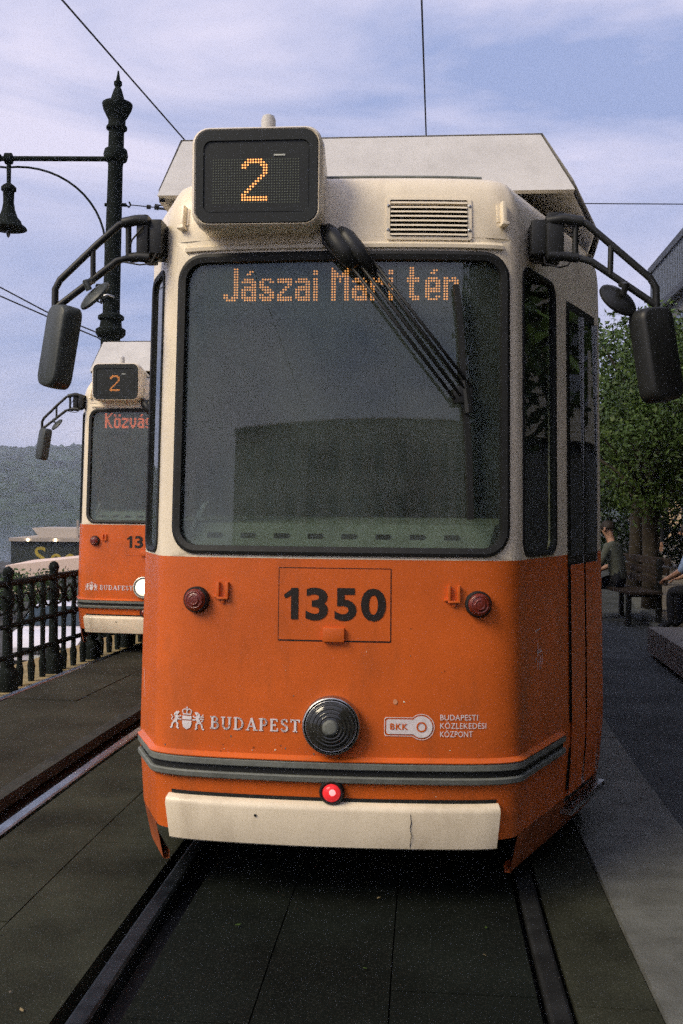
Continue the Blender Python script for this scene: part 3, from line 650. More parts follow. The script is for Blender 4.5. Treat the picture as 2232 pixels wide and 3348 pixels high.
    b = MB().mat('blackmet'); Tm = sframe(s_of_u(.485), 1.965, .03); b.box((-.042,-.032,-.008),(.034,.036,.022), Tm, .01); b.tube([fx(.488,2.02,.04),fx(.505,1.90,.04)], .018, 8); b.build('wiper_pivot', wiper, True, auto=40)
    b = MB().mat('black'); pl = [(.458,2.385),(.476,2.22),(.490,1.965),(.508,1.75),(.515,1.50)]
    b.loft([[fx(x-.012,z,.006), fx(x+.012,z,.006), fx(x+.010,z,.035), fx(x-.010,z,.035)] for x, z in pl]); b.build('wiper_blade', wiper)
    b = MB().mat('cable'); b.tube([fx(-.065,2.615,.03), fx(-.055,2.54,.05), fx(-.01,2.49,.05), fx(.03,2.45,.05)], .006, 6); b.build('wiper_hose', wiper)
    # mirrors
    for k in (-1, 1):
        vv = .10 if k < 0 else .14
        b = MB().mat('blackmet')
        if k < 0: b.box((-.80,vv-.01,2.518),(-.752,vv+.16,2.682), bev=.01); b.box((-.752,vv+.0,2.53),(-.70,vv+.15,2.665), bev=.008)
        else: b.box((.795,vv+.0,2.515),(.862,vv+.18,2.685), bev=.01); b.box((.74,vv+.03,2.53),(.80,vv+.20,2.665), bev=.008)
        br = b.build('mirror_bracket', P, True, auto=40)
        ax = (lambda p: [(x, vv+dy, z) for x, dy, z in p])
        if k < 0: A, B_, S1, S2 = [(-.755,.02,2.662),(-.835,.0,2.652),(-.868,-.01,2.638),(-.95,-.02,2.562),(-1.095,-.03,2.421),(-1.114,-.03,2.385),(-1.115,-.03,2.26)], [(-.75,.02,2.515),(-.835,0,2.511),(-.872,-.01,2.499),(-1.11,-.03,2.312)], [(-.832,0,2.652),(-.831,0,2.511)], [(-.967,-.02,2.545),(-.966,-.02,2.425)]
        else: A, B_, S1, S2 = [(.80,.02,2.645),(.905,0,2.648),(.942,-.01,2.634),(1.05,-.02,2.536),(1.178,-.03,2.42),(1.201,-.03,2.382),(1.204,-.03,2.26)], [(.80,.02,2.515),(.92,0,2.504),(.965,-.01,2.488),(1.2,-.03,2.318)], [(.903,0,2.645),(.904,0,2.508)], [(1.034,-.02,2.55),(1.032,-.02,2.435)]
        b = MB().mat('blackmet'); b.tube(ax(A), .0135, 10); b.tube(ax(B_), .0135, 10); b.tube(ax(S1), .012, 8); b.tube(ax(S2), .011, 8)
        if k < 0: b.tube(ax([(-.755,.0,2.655),(-.80,-.01,2.657),(-.85,-.005,2.648)]), .021, 10); b.tube(ax([(-.745,0,2.512),(-.79,0,2.516),(-.825,0,2.512)]), .020, 10)
        else: b.tube(ax([(.80,.02,2.652),(.86,0,2.656),(.93,-.005,2.642)]), .021, 10); b.tube(ax([(.80,0,2.516),(.86,0,2.512),(.915,0,2.505)]), .019, 10)
        b.build('mirror_arm', br, True, auto=50)
        cbl = ([[(-.76,0,2.65),(-.775,-.02,2.62),(-.815,-.01,2.58),(-.83,0,2.54)],[(-.72,0,2.53),(-.735,-.02,2.485),(-.78,-.02,2.48),(-.85,-.01,2.495)]] if k < 0 else
               [[(.79,.05,2.53),(.79,.0,2.485),(.84,-.02,2.465),(.875,-.01,2.475),(.89,0,2.50)],[(.86,0,2.64),(.87,-.02,2.622),(.90,-.01,2.625)]])
        for pl in cbl: b = MB().mat('cable'); b.tube(ax(pl), .0035, 6); b.build('mirror_cable', br)
        # tall mirror housing: rounded slab, leaning, back towards the viewer
        b = MB().mat('mirr' if k < 0 else 'blackmet'); rings = []  # right housing gets the darker material: its shade is put into the colour
        if k < 0: c0, tilt, yaw, wd, ht_ = Vector((-1.085, vv-.05, 2.155)), R(-9), R(-38), .135, .325
        else: c0, tilt, yaw, wd, ht_ = Vector((1.200, vv-.05, 2.125)), R(9), R(34), .165, .355
        Tm = Matrix.Translation(c0) @ Matrix.Rotation(-tilt*1.0, 4, 'Y') @ Matrix.Rotation(yaw, 4, 'Z')
        for y, sc in ((-.045,.55),(-.040,.80),(-.025,.95),(.0,1.0),(.028,1.0),(.034,.97)):
            rings.append([Tm @ Vector((x*(.6+.4*sc), y, z*(.85+.15*sc))) for x, z in rrect(-wd/2, wd/2, -ht_/2, ht_/2, .045, 4, 5)])
        b.loft(rings); mh = b.build('mirror_housing', br, True, auto=50)
        b = MB().mat('chrome'); pts = [Tm @ Vector((x, .0355, z)) for x, z in rrect(-wd/2+.012, wd/2-.012, -ht_/2+.012, ht_/2-.012, .035, 4, 5)]; b.add(pts, [tuple(range(len(pts)))]); b.build('mirror_glass', br)
        # round wide-angle mirror below the lower arm
        c1, nrm = (Vector((-.948, vv-.05, 2.353)), Vector((-.56,-.52,.64))) if k < 0 else (Vector((1.056, vv-.05, 2.333)), Vector((.46,-.66,.60)))
        nrm = Matrix.Rotation(0,3,'Z') @ nrm.normalized(); Tm = Matrix.Translation(c1) @ nrm.to_track_quat('Z', 'Y').to_matrix().to_4x4()
        rr_ = .072 if k < 0 else .080
        b = MB().mat('mirr' if k < 0 else 'blackmet'); b.lathe([(rr_-.004,-.008),(rr_,-.005),(rr_,.004),(rr_*.9,.010),(rr_*.6,.017),(.014,.021)], Tm, 28); b.tube([Tm @ Vector((0,0,.03)), Tm @ Vector((0,.012,.06)), c1+Vector((k*-.012-(.03 if k<0 else -.03), .03, .066))], .013, 8); b.build('round_mirror', br, True, auto=50)  # right disc darker too, shade carried by the material colour
    # cab door on the right flank: two leaves with tall windows
    b = MB().mat('black'); s0, s1 = 1.335, 1.80; patch(b, s0, s1, .26, 2.46, .003, nz=10); dr = b.build('door', P)
    for a, c in ((s0+.016, (s0+s1)/2-.012), ((s0+s1)/2+.012, s1-.016)):
        b = MB().mat('orange'); patch(b, a, c, .29, 1.30, .010, nz=6); patch(b, a, c, .29, .30, .010, nz=1); lf = b.build('door_leaf', dr)
        b = MB().mat('winglass'); patch(b, a+.012, c-.012, 1.34, 2.42, .008, nz=6); b.build('door_window', dr)
        b = MB().mat('steel'); sweep(b, c-.010, c-.003, [(.004,.30),(.022,.30),(.022,2.42),(.004,2.42)]); b.build('door_edge', dr)
    b = MB().mat('steel')
    p0, p1 = surf(1.30,.245,0), surf(1.86,.245,0); d = (p1-p0); n_ = Vector((d.y,-d.x,0)).normalized()
    b.add([p0, p1, p1+n_*.05, p0+n_*.05]+[q-Vector((0,0,.025)) for q in (p0, p1, p1+n_*.05, p0+n_*.05)], [(0,3,2,1),(4,5,6,7),(3,7,6,2),(0,4,7,3),(1,2,6,5)])
    for k in range(22):
        q0 = p0.lerp(p1, (k+.3)/22); q1 = p0.lerp(p1, (k+.65)/22); b.add([q0+n_*.005+Vector((0,0,.004)), q1+n_*.005+Vector((0,0,.004)), q1+n_*.052+Vector((0,0,.004)), q0+n_*.052+Vector((0,0,.004)), q0+n_*.052-Vector((0,0,.01)), q1+n_*.052-Vector((0,0,.01))], [(0,3,2,1),(3,4,5,2)])
    b.build('door_step', P)
    # passenger windows further back, bogie wheels, under frame
    for side in (-1, 1):
        for k in range(4):
            v0 = 3.2+k*1.4; x = (1.176 if side > 0 else -1.155)
            b = MB().mat('carg'); b.box((x*.985-.01, v0, 1.42),(x*.985+.01, v0+1.15, 2.4), bev=.02); b.build('side_window', P)
    for v in (1.7, 3.4):
        for u in (-.72, .72):
            b = MB().mat('dark'); b.lathe([(.30,-.05),(.33,-.045),(.33,.03),(.345,.035),(.345,.05),(.1,.06)], Matrix.Translation((u,v,.345)) @ Matrix.Rotation(R(90),4,'Y'), 28); b.build('wheel', P, True, auto=40)
    b = MB().mat('dark'); b.box((-.60,1.25,.16),(.60,3.9,.45)); b.box((-.98,1.05,.11),(.98,1.2,.45)); b.box((-1.0,4.2,.22),(1.0,8.8,.45)); b.build('bogie_frame', P)
    return T0
t1 = build_tram((-.026,3.75), R(4.5), 'large orange and cream tram numbered 1350 filling the middle, red lamp lit', '1350', 'Jászai Mari tér', -.455, .01013, 'led', False, True, True)
t2 = build_tram((-1.96,9.95), R(6.5), 'smaller hazy orange and cream tram behind at left with its headlight on', '13', 'Közvágóhíd', -.47, .0118, 'ledred', True, False, False)

# ------------------------------------------------------------------ lamp post with bracket lamp
lp = empty('street_lamp', (-3.16, 13.5, -.22), 0, 'tall dark iron lamp post with finial and hanging bell lamp', 'street lamp')
LEAN = .020
def lx(z): return (z+.22-3.7)*LEAN      # the mast leans slightly to the right
b = MB().mat('iron'); prof = [(.24,0),(.24,.25),(.19,.30),(.17,.8),(.15,.9),(.16,.95),(.135,1.0),(.13,3.6),(.13,4.02),(.17,4.04),(.20,4.08),(.20,4.14),(.15,4.17),(.14,4.26),(.175,4.28),(.175,4.32),(.115,4.36),(.105,5.6),(.098,6.35),(.105,6.40),(.15,6.43),(.165,6.50),(.15,6.57),(.105,6.60),(.10,7.05),(.10,7.12)]
n = 20; rings = [[(lx(h-.22)+r_*math.cos(2*math.pi*k/n), r_*math.sin(2*math.pi*k/n), h) for k in range(n)] for r_, h in prof]; b.loft(rings); b.build('mast', lp, True, auto=40)
b = MB().mat('iron'); prof = [(.10,6.95),(.14,6.97),(.14,7.0),(.115,7.03),(.115,7.10),(.14,7.14),(.19,7.24),(.205,7.30),(.20,7.315),(.11,7.33),(.085,7.40),(.055,7.50),(.035,7.54),(.055,7.57),(.055,7.61),(.03,7.63),(.022,7.68),(.015,7.72),(.010,7.76)]
rings = [[(lx(h-.22)*1.0+r_*math.cos(2*math.pi*k/n), r_*math.sin(2*math.pi*k/n), h-.12) for k in range(n)] for r_, h in prof]; b.loft(rings); b.build('finial', lp, True, auto=40)
za = 6.45; x_a = lx(za-.22)
b = MB().mat('iron'); b.tube([(x_a,0,za),(-1.55,0,za-.01)], .034, 10); b.tube([(-1.35,0,za-.01),(-1.44,0,za-.01)], .075, 12); b.tube([(-1.5,0,za),(-1.56,0,za)], .05, 10); b.build('bracket_arm', lp, True, auto=40)
b = MB().mat('iron'); pl = [(-1.60,0,za-.115)]+[(-1.25+1.18*math.sin(R(a)), 0, za-1.22+1.10*math.cos(R(a))) for a in range(-8, 91, 7)]+[(-.075,0,za-1.5),(-.085,0,za-1.85),(-.12,0,za-1.95),(-.17,0,za-1.93),(-.17,0,za-1.86),(-.13,0,za-1.85)]
b.tube(pl, .015, 8); b.tube([(-.20,0,za-1.73),(.0,0,za-1.73)], .022, 8); b.tube([(-.19,0,za-1.73),(-.13,0,za-1.73)], .04, 10); b.build('scroll_brace', lp, True)
b = MB().mat('iron'); b.lathe([(.012,0),(.03,.02),(.03,.12),(.028,.30),(.07,.33),(.10,.36),(.10,.40),(.075,.42),(.07,.56),(.085,.66),(.12,.76),(.165,.81),(.175,.85),(.235,.895),(.245,.92),(.05,.90)][::1], Matrix.Translation((-1.39,0,za-.04)) @ Matrix.Rotation(R(180),4,'X'), 24)
b.mat('bglass'); b.lathe([(.03,.90),(.035,.96),(.02,1.02),(.005,1.04)], Matrix.Translation((-1.39,0,za-.04)) @ Matrix.Rotation(R(180),4,'X'), 12); b.build('bell_lamp', lp, True, auto=50)
b = MB().mat('steel'); b.tube([(-.12,0,4.5),(-.10,-.12,4.56),(.0,-.15,4.58),(.08,-.11,4.56)], .018, 8); b.build('clamp_ring', lp, True)
b = MB().mat('iron'); b.tube([(-.13+lx(5.6),0,5.83),(.16+lx(5.6),0,5.83)], .025, 8); b.tube([(.15+lx(5.6),0,5.83),(.20+lx(5.6),0,5.80),(.22+lx(5.6),0,5.83),(.20+lx(5.6),0,5.87)], .014, 6); b.build('span_hook', lp)

# ------------------------------------------------------------------ overhead wires
def wire(name, pts, r, label, cat='wire', grp='overhead wires'):
    m_ = MB().mat('cable'); m_.tube(pts, r, 6); o = m_.build(name); return tag(o, label, cat, grp)
wire('contact_wire', [(-.12,-30,5.5),(.18,2,5.5),(.584,7.77,5.5),(.86,10.6,5.5),(2.4,22,5.5),(7,45,5.5)], .008, 'thin contact wire running straight up above the big tram roof')
wire('contact_wire', [(-6.5,-30,5.5),(-3.3,2,5.5),(-2.24,7.77,5.5),(-1.74,10.77,5.5),(.2,22,5.5),(4.5,45,5.5)], .008, 'thin contact wire slanting across the upper left sky to the tram roof')
b = MB().mat('cable'); ax_, az_ = -3.16+.22+lx(5.6), 5.61
b.tube([(ax_,13.5,az_),(-2.2,13.5,az_-.06),(-1.0,13.5,az_-.1),(3.0,13.6,5.72),(7.2,13.8,5.80),(14.5,14.5,5.95)], .007, 6); sw_ = b.build('span_wire'); tag(sw_, 'span wire with turnbuckle from lamp post, reappearing right of the tram', 'wire', 'overhead wires')
b = MB().mat('cable'); b.tube([(ax_+.22,13.5,az_-.022),(ax_+.27,13.5,az_-.027)], .03, 8); b.tube([(ax_+.36,13.49,az_+.0),(ax_+.62,13.49,az_-.02)], .009, 6); b.tube([(ax_+.36,13.49,az_-.05),(ax_+.62,13.49,az_-.075)], .009, 6); b.tube([(ax_+.33,13.5,az_-.02),(ax_+.38,13.5,az_-.03)], .04, 8); b.tube([(ax_+.52,13.5,az_-.05),(ax_+.60,13.5,az_-.056)], .045, 8); b.build('turnbuckle', sw_)
wire('feeder_cable', [(-6.6,13.2,5.30),(-4.66,13.45,4.48),(-4.02,13.48,4.15),(-3.31,13.4,3.86),(-2.6,14.5,3.40),(2.0,24,3.0)], .010, 'upper of two cables sagging from the left edge to the post')
wire('feeder_cable', [(-6.6,13.2,5.02),(-4.66,13.45,4.36),(-4.02,13.48,4.09),(-3.31,13.42,3.80),(-2.6,14.6,3.26),(2.0,24,2.85)], .010, 'lower of two cables sagging from the left edge to the post')

# ------------------------------------------------------------------ iron railing on the coping
rl = empty('iron_railing', tuple(trk(6.4,-3.74,-.20)), 0, 'black cast iron railing with bulb footed posts on the stone coping', 'railing'); O_ = Vector(rl.location)
def lathe_at(name, prof, p, parent, n=10, mt='iron'):
    m_ = MB().mat(mt); m_.lathe(prof, Matrix.Translation(p-O_), n); return m_.build(name, parent, True, auto=40)
tpost = [5.70+.95*k for k in range(-2,14)]
for t in tpost:
    lathe_at('railing_post', [(.10,0),(.10,.16),(.085,.19),(.06,.22),(.068,.27),(.048,.32),(.044,.76),(.06,.80),(.06,.88),(.044,.92),(.044,1.06),(.05,1.07),(.058,1.10),(.04,1.14),(.01,1.16)], trk(t,-3.74,-.20), rl, 12)
for a, c in zip(tpost[:-1], tpost[1:]):
    for k in (1,2,3):
        lathe_at('baluster', [(.03,.0),(.04,.16),(.026,.22),(.026,.54),(.042,.60),(.026,.66),(.026,1.0)], trk(a+(c-a)*k/4,-3.74,-.20), rl, 8)
for a, c in zip(tpost[:-1], tpost[1:]):
    for k in range(4):
        m_ = MB().mat('iron'); p0_, p1_ = trk(a+(c-a)*k/4,-3.74,0), trk(a+(c-a)*(k+1)/4,-3.74,0); cc = (p0_+p1_)/2; dx = (p1_-p0_)*.34
        m_.tube([cc+dx*math.cos(R(q))+Vector((0,0,-.20+.80+.085*math.sin(R(q))))-O_ for q in range(0,361,30)], .013, 6); m_.build('ring_ornament', rl, True)
for z in (.31, .60, 1.0):
    m_ = MB().mat('iron'); m_.tube([trk(t,-3.74,-.20+z)-O_ for t in np.linspace(tpost[0], tpost[-1], 30)], .026 if z < .9 else .034, 8); m_.build('handrail' if z > .9 else 'lower_rail', rl, True)

# ------------------------------------------------------------------ cars on the lower quay
def car(loc, rz, paint, label, lit):
    c = empty('parked_car', loc, rz, label, 'car', 'cars on the lower quay')
    # local: front towards -y, sections along y (half width, bottom z, shoulder z, roof half width, roof z)
    secs = [(-2.05,.72,.32,.62,.66,.66),(-2.0,.80,.24,.70,.72,.72),(-1.85,.86,.20,.80,.78,.82),(-1.0,.88,.20,.88,.80,.92),(-.85,.88,.20,.90,.78,.95),(-.15,.88,.20,.93,.62,1.40),(.9,.88,.20,.94,.62,1.42),(1.5,.87,.20,.95,.72,1.05),(2.0,.82,.26,.90,.74,.95),(2.1,.76,.36,.80,.70,.82)]
    b = MB().mat(paint); rings = []
    for y, hw, zb, zs_, rw, zr in secs:
        rings.append([(-hw*.95,y,zb),(hw*.95,y,zb),(hw,y,(zb+zs_)/2),(hw*.97,y,zs_),(rw,y,zr-.03),(rw*.85,y,zr),(-rw*.85,y,zr),(-rw,y,zr-.03),(-hw*.97,y,zs_),(-hw,y,(zb+zs_)/2)])
    b.loft(rings); b.build('car_body', c, True, auto=30)
    b = MB().mat('carg'); b.add([(-.76,-.80,.985),(.76,-.80,.985),(.58,-.17,1.375),(-.58,-.17,1.375)],[(0,1,2,3)]); b.v = [(x,y-.012,z+.012) for x,y,z in b.v]; b.build('windscreen', c)
    for k in (-1,1):
        b = MB().mat('carg'); b.add([(k*.865,-.62,.985),(k*.865,1.3,.985),(k*.66,.85,1.36),(k*.66,-.12,1.36)],[(0,1,2,3)]); b.build('side_window', c)
        b = MB().mat(paint); b.box((k*.90-.06,-.72,.95),(k*.90+.06,-.62,1.06), bev=.02); b.build('door_mirror', c, True, auto=40)
        b = MB().mat('lampon' if lit else 'chrome'); b.lathe([(.11,0),(.10,.03),(.05,.045),(.01,.05)], Matrix.Translation((k*.62,-1.985,.60)) @ Matrix.Rotation(R(90),4,'X'), 14); b.v = [(x*1.0,y,.60+(z-.60)*.6) for x,y,z in b.v]; b.build('headlight', c, True)
        for y in (-1.3, 1.35):
            b = MB().mat('black'); b.lathe([(.2,-.1),(.31,-.09),(.31,.09),(.2,.1)], Matrix.Translation((k*.78,y,.31)) @ Matrix.Rotation(R(90),4,'Y'), 20); wl = b.build('wheel', c, True, auto=40)
            b = MB().mat('steel'); b.lathe([(.19,-.105),(.19,.105)], Matrix.Translation((k*.78,y,.31)) @ Matrix.Rotation(R(90),4,'Y'), 12); b.build('rim', wl)
    b = MB().mat('black'); b.box((-.44,-2.07,.50),(.44,-2.03,.66), bev=.01); b.box((-.6,-2.075,.27),(.6,-2.02,.38), bev=.01); gr = b.build('grille', c)
    for k in range(8):
        b = MB().mat('steel'); b.box((-.40+k*.108,-2.08,.52),(-.385+k*.108,-2.06,.645)); b.build('grille_bar', gr)
    b = MB().mat('paper'); b.box((-.26,-2.09,.40),(.26,-2.07,.48)); b.build('number_plate', c)
    return c
car((-6.75,24.0,-2.27), R(4), 'carw', 'white car facing the camera below the railing, headlights lit', True)
car((-4.55,27.5,-2.27), R(4), 'cark', 'dark car parked beyond the white car, half hidden by the tram', False)

# ------------------------------------------------------------------ restaurant boat, awning, planters on the quay
bt = empty('restaurant_boat', (-17.5, 56, -6), 0, 'dark moored boat with yellow lettered side panel and lit roof lamps', 'boat')
b = MB().mat('hull'); b.loft([[(-.6,-2.2,-.1),(16,-2.2,-.1),(16,3.5,-.1),(0,3.5,-.1)],[(-.9,-2.6,1.2),(16.5,-2.6,1.2),(16.5,3.8,1.2),(-.4,3.8,1.2)],[(-.9,-2.6,1.9),(16.5,-2.6,1.9),(16.5,3.8,1.9),(-.4,3.8,1.9)]]); b.build('hull', bt)
b = MB().mat('hull'); b.box((-.55,-1.6,1.9),(15,-1.4,5.52)); b.box((-.55,-1.4,1.9),(15,3,5.5)); b.build('sign_panel', bt)
b = MB().mat('house'); b.box((-.6,-1.8,5.53),(15.2,3.2,5.72)); b.loft([[(.9,-1.2,5.73),(4.6,-1.2,5.73),(4.6,2.6,5.73),(.9,2.6,5.73)],[(.4,-1.0,6.25),(3.2,-1.0,6.25),(3.2,2.2,6.25),(.4,2.2,6.25)]]); b.box((2.95,-1.3,5.73),(3.05,-1.2,6.7)); b.box((3.5,-1.3,5.75),(4.1,-.6,6.5)); b.box((4.9,-1.3,5.73),(12,2.5,6.0)); b.build('cabin_roof', bt)
b = MB().mat('sign')
for ch, x, h_ in (('S',.75,1.1),('o',1.62,.72),('o',2.38,.72),('Y',4.05,.9)):
    vs, fs = text_polys(ch, 1.4, .012); xs_ = [v_[0] for v_ in vs]; ar = .62
    vs = fit(vs, x, x+ar, 4.15, 4.15+h_); b.add([(x_, -1.61, z_) for x_, z_ in vs], fs)
b.build('sign_lettering', bt)
for x in (.45,1.95,3.7,5.6):
    b = MB().mat('lampon'); b.lathe([(.01,-.08),(.07,-.04),(.07,.04),(.01,.08)], Matrix.Translation((x,-1.85,5.62)), 10); b.build('roof_lamp', bt)
aw = empty('quay_awning', (-9.2, 36, -3.05), R(-6), 'long pale canvas awning on posts above the lower quay', 'awning')
b = MB().mat('canvas'); b.loft([[(-2.6,-1,1.86),(2.1,-1,2.36),(2.1,-1,2.98),(-2.6,-1,2.42)],[(-2.6,1.4,2.0),(2.1,1.4,2.5),(2.1,1.4,3.0),(-2.6,1.4,2.5)]]); b.build('canopy', aw)
b = MB().mat('canvas'); b.box((-2.6,-1.02,1.42),(-.55,-.98,1.72)); b.build('side_banner', aw)
for x in (-2.4,-.5,1.9):
    b = MB().mat('blackmet'); b.tube([(x,-.9,0),(x,-.9,2.1+x*.1)], .06, 8); b.tube([(x,1.2,0),(x,1.2,2.2+x*.1)], .06, 8); b.build('awning_post', aw)

# ------------------------------------------------------------------ leaves
def leafmesh(centres, per, sigma, size, seed, flat=.8):
    r_ = np.random.default_rng(seed); V_ = []; F_ = []
    for c in centres:
        n_ = per; p = np.clip(r_.normal(0, 1, (n_,3)), -1.7, 1.7)*np.array([sigma, sigma, sigma*flat])+np.array(c)
        a = r_.normal(0,1,(n_,3)); a /= np.linalg.norm(a,axis=1)[:,None]; q = r_.normal(0,1,(n_,3)); q -= a*(q*a).sum(1)[:,None]; q /= np.linalg.norm(q,axis=1)[:,None]
        s_ = size*r_.uniform(.6,1.3,n_)[:,None]; o = len(V_)
        for P_ in (p-a*s_, p+q*s_*.42, p+a*s_, p-q*s_*.42): V_.append(P_)
    allv = np.concatenate([np.stack(V_[i:i+4],1).reshape(-1,3) for i in range(0,len(V_),4)])
    nq = len(allv)//4
    return allv.tolist(), [(4*i,4*i+1,4*i+2,4*i+3) for i in range(nq)]
def crown_centres(rx, ry, z0, z1, n, seed):
    r_ = random.Random(seed); out_ = []
    while len(out_) < n:
        x, y, z = r_.uniform(-1,1), r_.uniform(-1,1), r_.uniform(-1,1); d = x*x+y*y+z*z
        if d > 1 or d < .12: continue
        k = 1+.22*math.sin(5*math.atan2(y,x)+seed)+.12*math.sin(7*z+seed)
        out_.append((x*rx*k, y*ry*k, (z0+z1)/2+z*(z1-z0)/2))
    return out_
def tree(loc, h, rx, z0, label, seed, n=80, per=90, mt='leaf', grp='street trees', size=.085, sig=.34):
    t_ = empty('street_tree', loc, seed*1.1, label, 'tree', grp); r_ = random.Random(seed)
    b = MB().mat('bark'); b.tube([(0,0,0),(.03,.02,z0*.5),(.05,-.03,z0+.2),(0,.05,(z0+h)/2),(.04,0,h*.9)], [.16,.12,.105,.07,.02], 10)
    cs = crown_centres(rx, rx, z0, h, n, seed)
    for c in cs[::6]:
        zb = max(z0*.8, c[2]*.62); b.tube([(.03,0,zb),(c[0]*.5,c[1]*.5,(zb+c[2])/2+.1),c], [.05,.03,.008], 6)
    b.build('trunk', t_, True)
    v_, f_ = leafmesh(cs, per, sig, size, seed); b = MB().mat(mt); b.add(v_, f_); o2 = 'leafl' if mt == 'leaf' else 'leaf'; b.mat(o2); lt_ = b.mats.index(o2); b.m = [lt_ if (i // per) % 4 == 0 and (i*7919) % 11 > 2 else q for i, q in enumerate(b.m)]; b.build('crown', t_)
    return t_
tree((4.75,15.2,0), 4.6, 1.5, 1.5, 'leafy tree right beside the big tram with sky gaps in its edge', 3, 150, 130, size=.040, sig=.17)
tree((6.1,14.6,0), 4.4, 2.0, 1.45, 'broad leafy tree at the right edge in front of the louvred building', 5, 230, 140, size=.040, sig=.18)
tree((7.6,21.0,0), 5.3, 2.4, 1.8, 'darker leafy tree farther back between the two front trees', 8, 170, 130, 'leafd', size=.06, sig=.26)
tree((5.3,18.0,0), 5.0, 1.5, 1.9, 'thin topped tree whose tip shows through the mirror arm', 11, 70, 150, size=.05)
tree((7.7,25.5,0), 4.6, 1.7, .9, 'low dark tree far back just right of the tram side', 17, 110, 120, 'leafd', size=.07, sig=.26)
for i, (x, y, lb) in enumerate(((6.0,6.2,'unseen leafy tree right of the camera, added to shade the path and tram side'),(5.4,.6,'unseen leafy tree behind the camera at right, added for its shade'),(5.0,-5.0,'unseen leafy tree farther behind the camera, added for its shade'))):  # out-of-view trees added to darken the tram's right flank and the path
    tree((x,y,0), 7.6, 2.5, 1.6, lb, 30+i, 150, 80, 'leafd', size=.13, sig=.42)
hd = empty('clipped_hedge', (9.5,27,0), R(-6), 'long dark hedge beyond the seated people at right', 'hedge')
v_, f_ = leafmesh([(x, random.uniform(-.35,.35), random.uniform(.15,1.25)) for x in np.linspace(-4,6,220)], 70, .22, .07, 21); b = MB().mat('leafd'); b.add(v_, f_); b.build('foliage', hd)
for x in np.linspace(-3.8,5.8,12): b = MB().mat('bark'); b.tube([(x,0,0),(x+.05,0,.5),(x,.05,.9)], .03, 6); b.build('stem', hd)
for i, (x, y, s_, lb) in enumerate(((-5.2,30,.9,'low bush on the quay nearest the tram, under the boat sign'),(-9.6,32,1.0,'round bush on the quay under the pale awning'),(-11.4,33,.9,'bush on the quay at the left picture edge'),(-7.4,34,1.5,'tall dark shrub on the quay at the end of the awning'))):
    sh = empty('quay_bush', (x,y,-2.27), i, lb, 'bush', 'bushes on the lower quay')
    cs = [(random.gauss(0,.5)*s_, random.gauss(0,.4)*s_, random.uniform(.3,1.5)*s_) for _ in range(22)]
    v_, f_ = leafmesh(cs, 70, .2, .08, 40+i); b = MB().mat('leafd' if i in (0,3) else 'leaf'); b.add(v_, f_); b.build('foliage', sh)
    b = MB().mat('bark'); b.tube([(0,0,0),(.05,0,.6),(0,.05,1.0)], [.05,.04,.01], 6); b.build('stem', sh)

# ------------------------------------------------------------------ buildings
A_, D_ = Vector((18.6,60,0)), R(6)
bd = empty('louvred_building', A_, 0, 'modern grey building with vertical louvre screen at upper right', 'building')
def along(t, o, z): return Vector((-math.sin(D_)*t+math.cos(D_)*o, -math.cos(D_)*t-math.sin(D_)*o, z))     # t back towards the camera, o into the block
def bbox(mb, t0, t1, o0, o1, z0, z1):
    p = [along(t,o,z) for z in (z0,z1) for t,o in ((t0,o0),(t1,o0),(t1,o1),(t0,o1))]; mb.add(p, [(0,1,2,3),(7,6,5,4),(0,4,5,1),(1,5,6,2),(2,6,7,3),(3,7,4,0)])
b = MB().mat('bwall'); bbox(b,0,84,.3,16,3.4,15.6); b.mat('beige'); bbox(b,.4,16,.6,15.5,0,3.4); b.mat('louverd'); bbox(b,16,84,.6,15.5,0,3.4); b.build('wall', bd)
b = MB().mat('louverd'); bbox(b,-.3,84.2,-.25,.2,15.75,16.15); bbox(b,-.3,84.2,-.25,.2,13.1,13.45); b.build('roof_edge', bd)
b = MB().mat('louver')
for k in range(210): bbox(b,.05+k*.4,.05+k*.4+.2,-.15,.2,13.46,15.74)
b.build('louvre_fins', bd, kind='stuff')
for fl in range(3):
    for k in range(24):
        b = MB().mat('bglass'); t = 1.2+k*3.4; bbox(b,t,t+2.2,.22,.31,4.2+fl*3.0,6.2+fl*3.0); wn = b.build('window', bd)
for k in range(20):
    b = MB().mat('louverd'); t = 2+k*4; bbox(b,t,t+.25,.45,.62,0,3.4); b.build('column', bd)
rb = empty('apartment_block', (0,-62,0), 0, 'dark apartment block behind the photographer, mirrored in the windscreen', 'building')
b = MB().mat('house'); b.box((-31,-12,0),(60,0,13.0)); b.build('wall', rb)
b = MB().mat('roof'); b.loft([[(-31.5,-12.5,13.0),(60.5,-12.5,13.0),(60.5,.5,13.0),(-31.5,.5,13.0)],[(-30,-7,14),(58,-7,14),(58,-5,14),(-30,-5,14)]]); b.build('roof', rb)
for fl in range(3):
    for k in range(22):
        b = MB().mat('bglass'); b.box((-28+k*4,.0,1.5+fl*3.8),(-26.4+k*4,.06,3.9+fl*3.8)); b.build('window', rb)

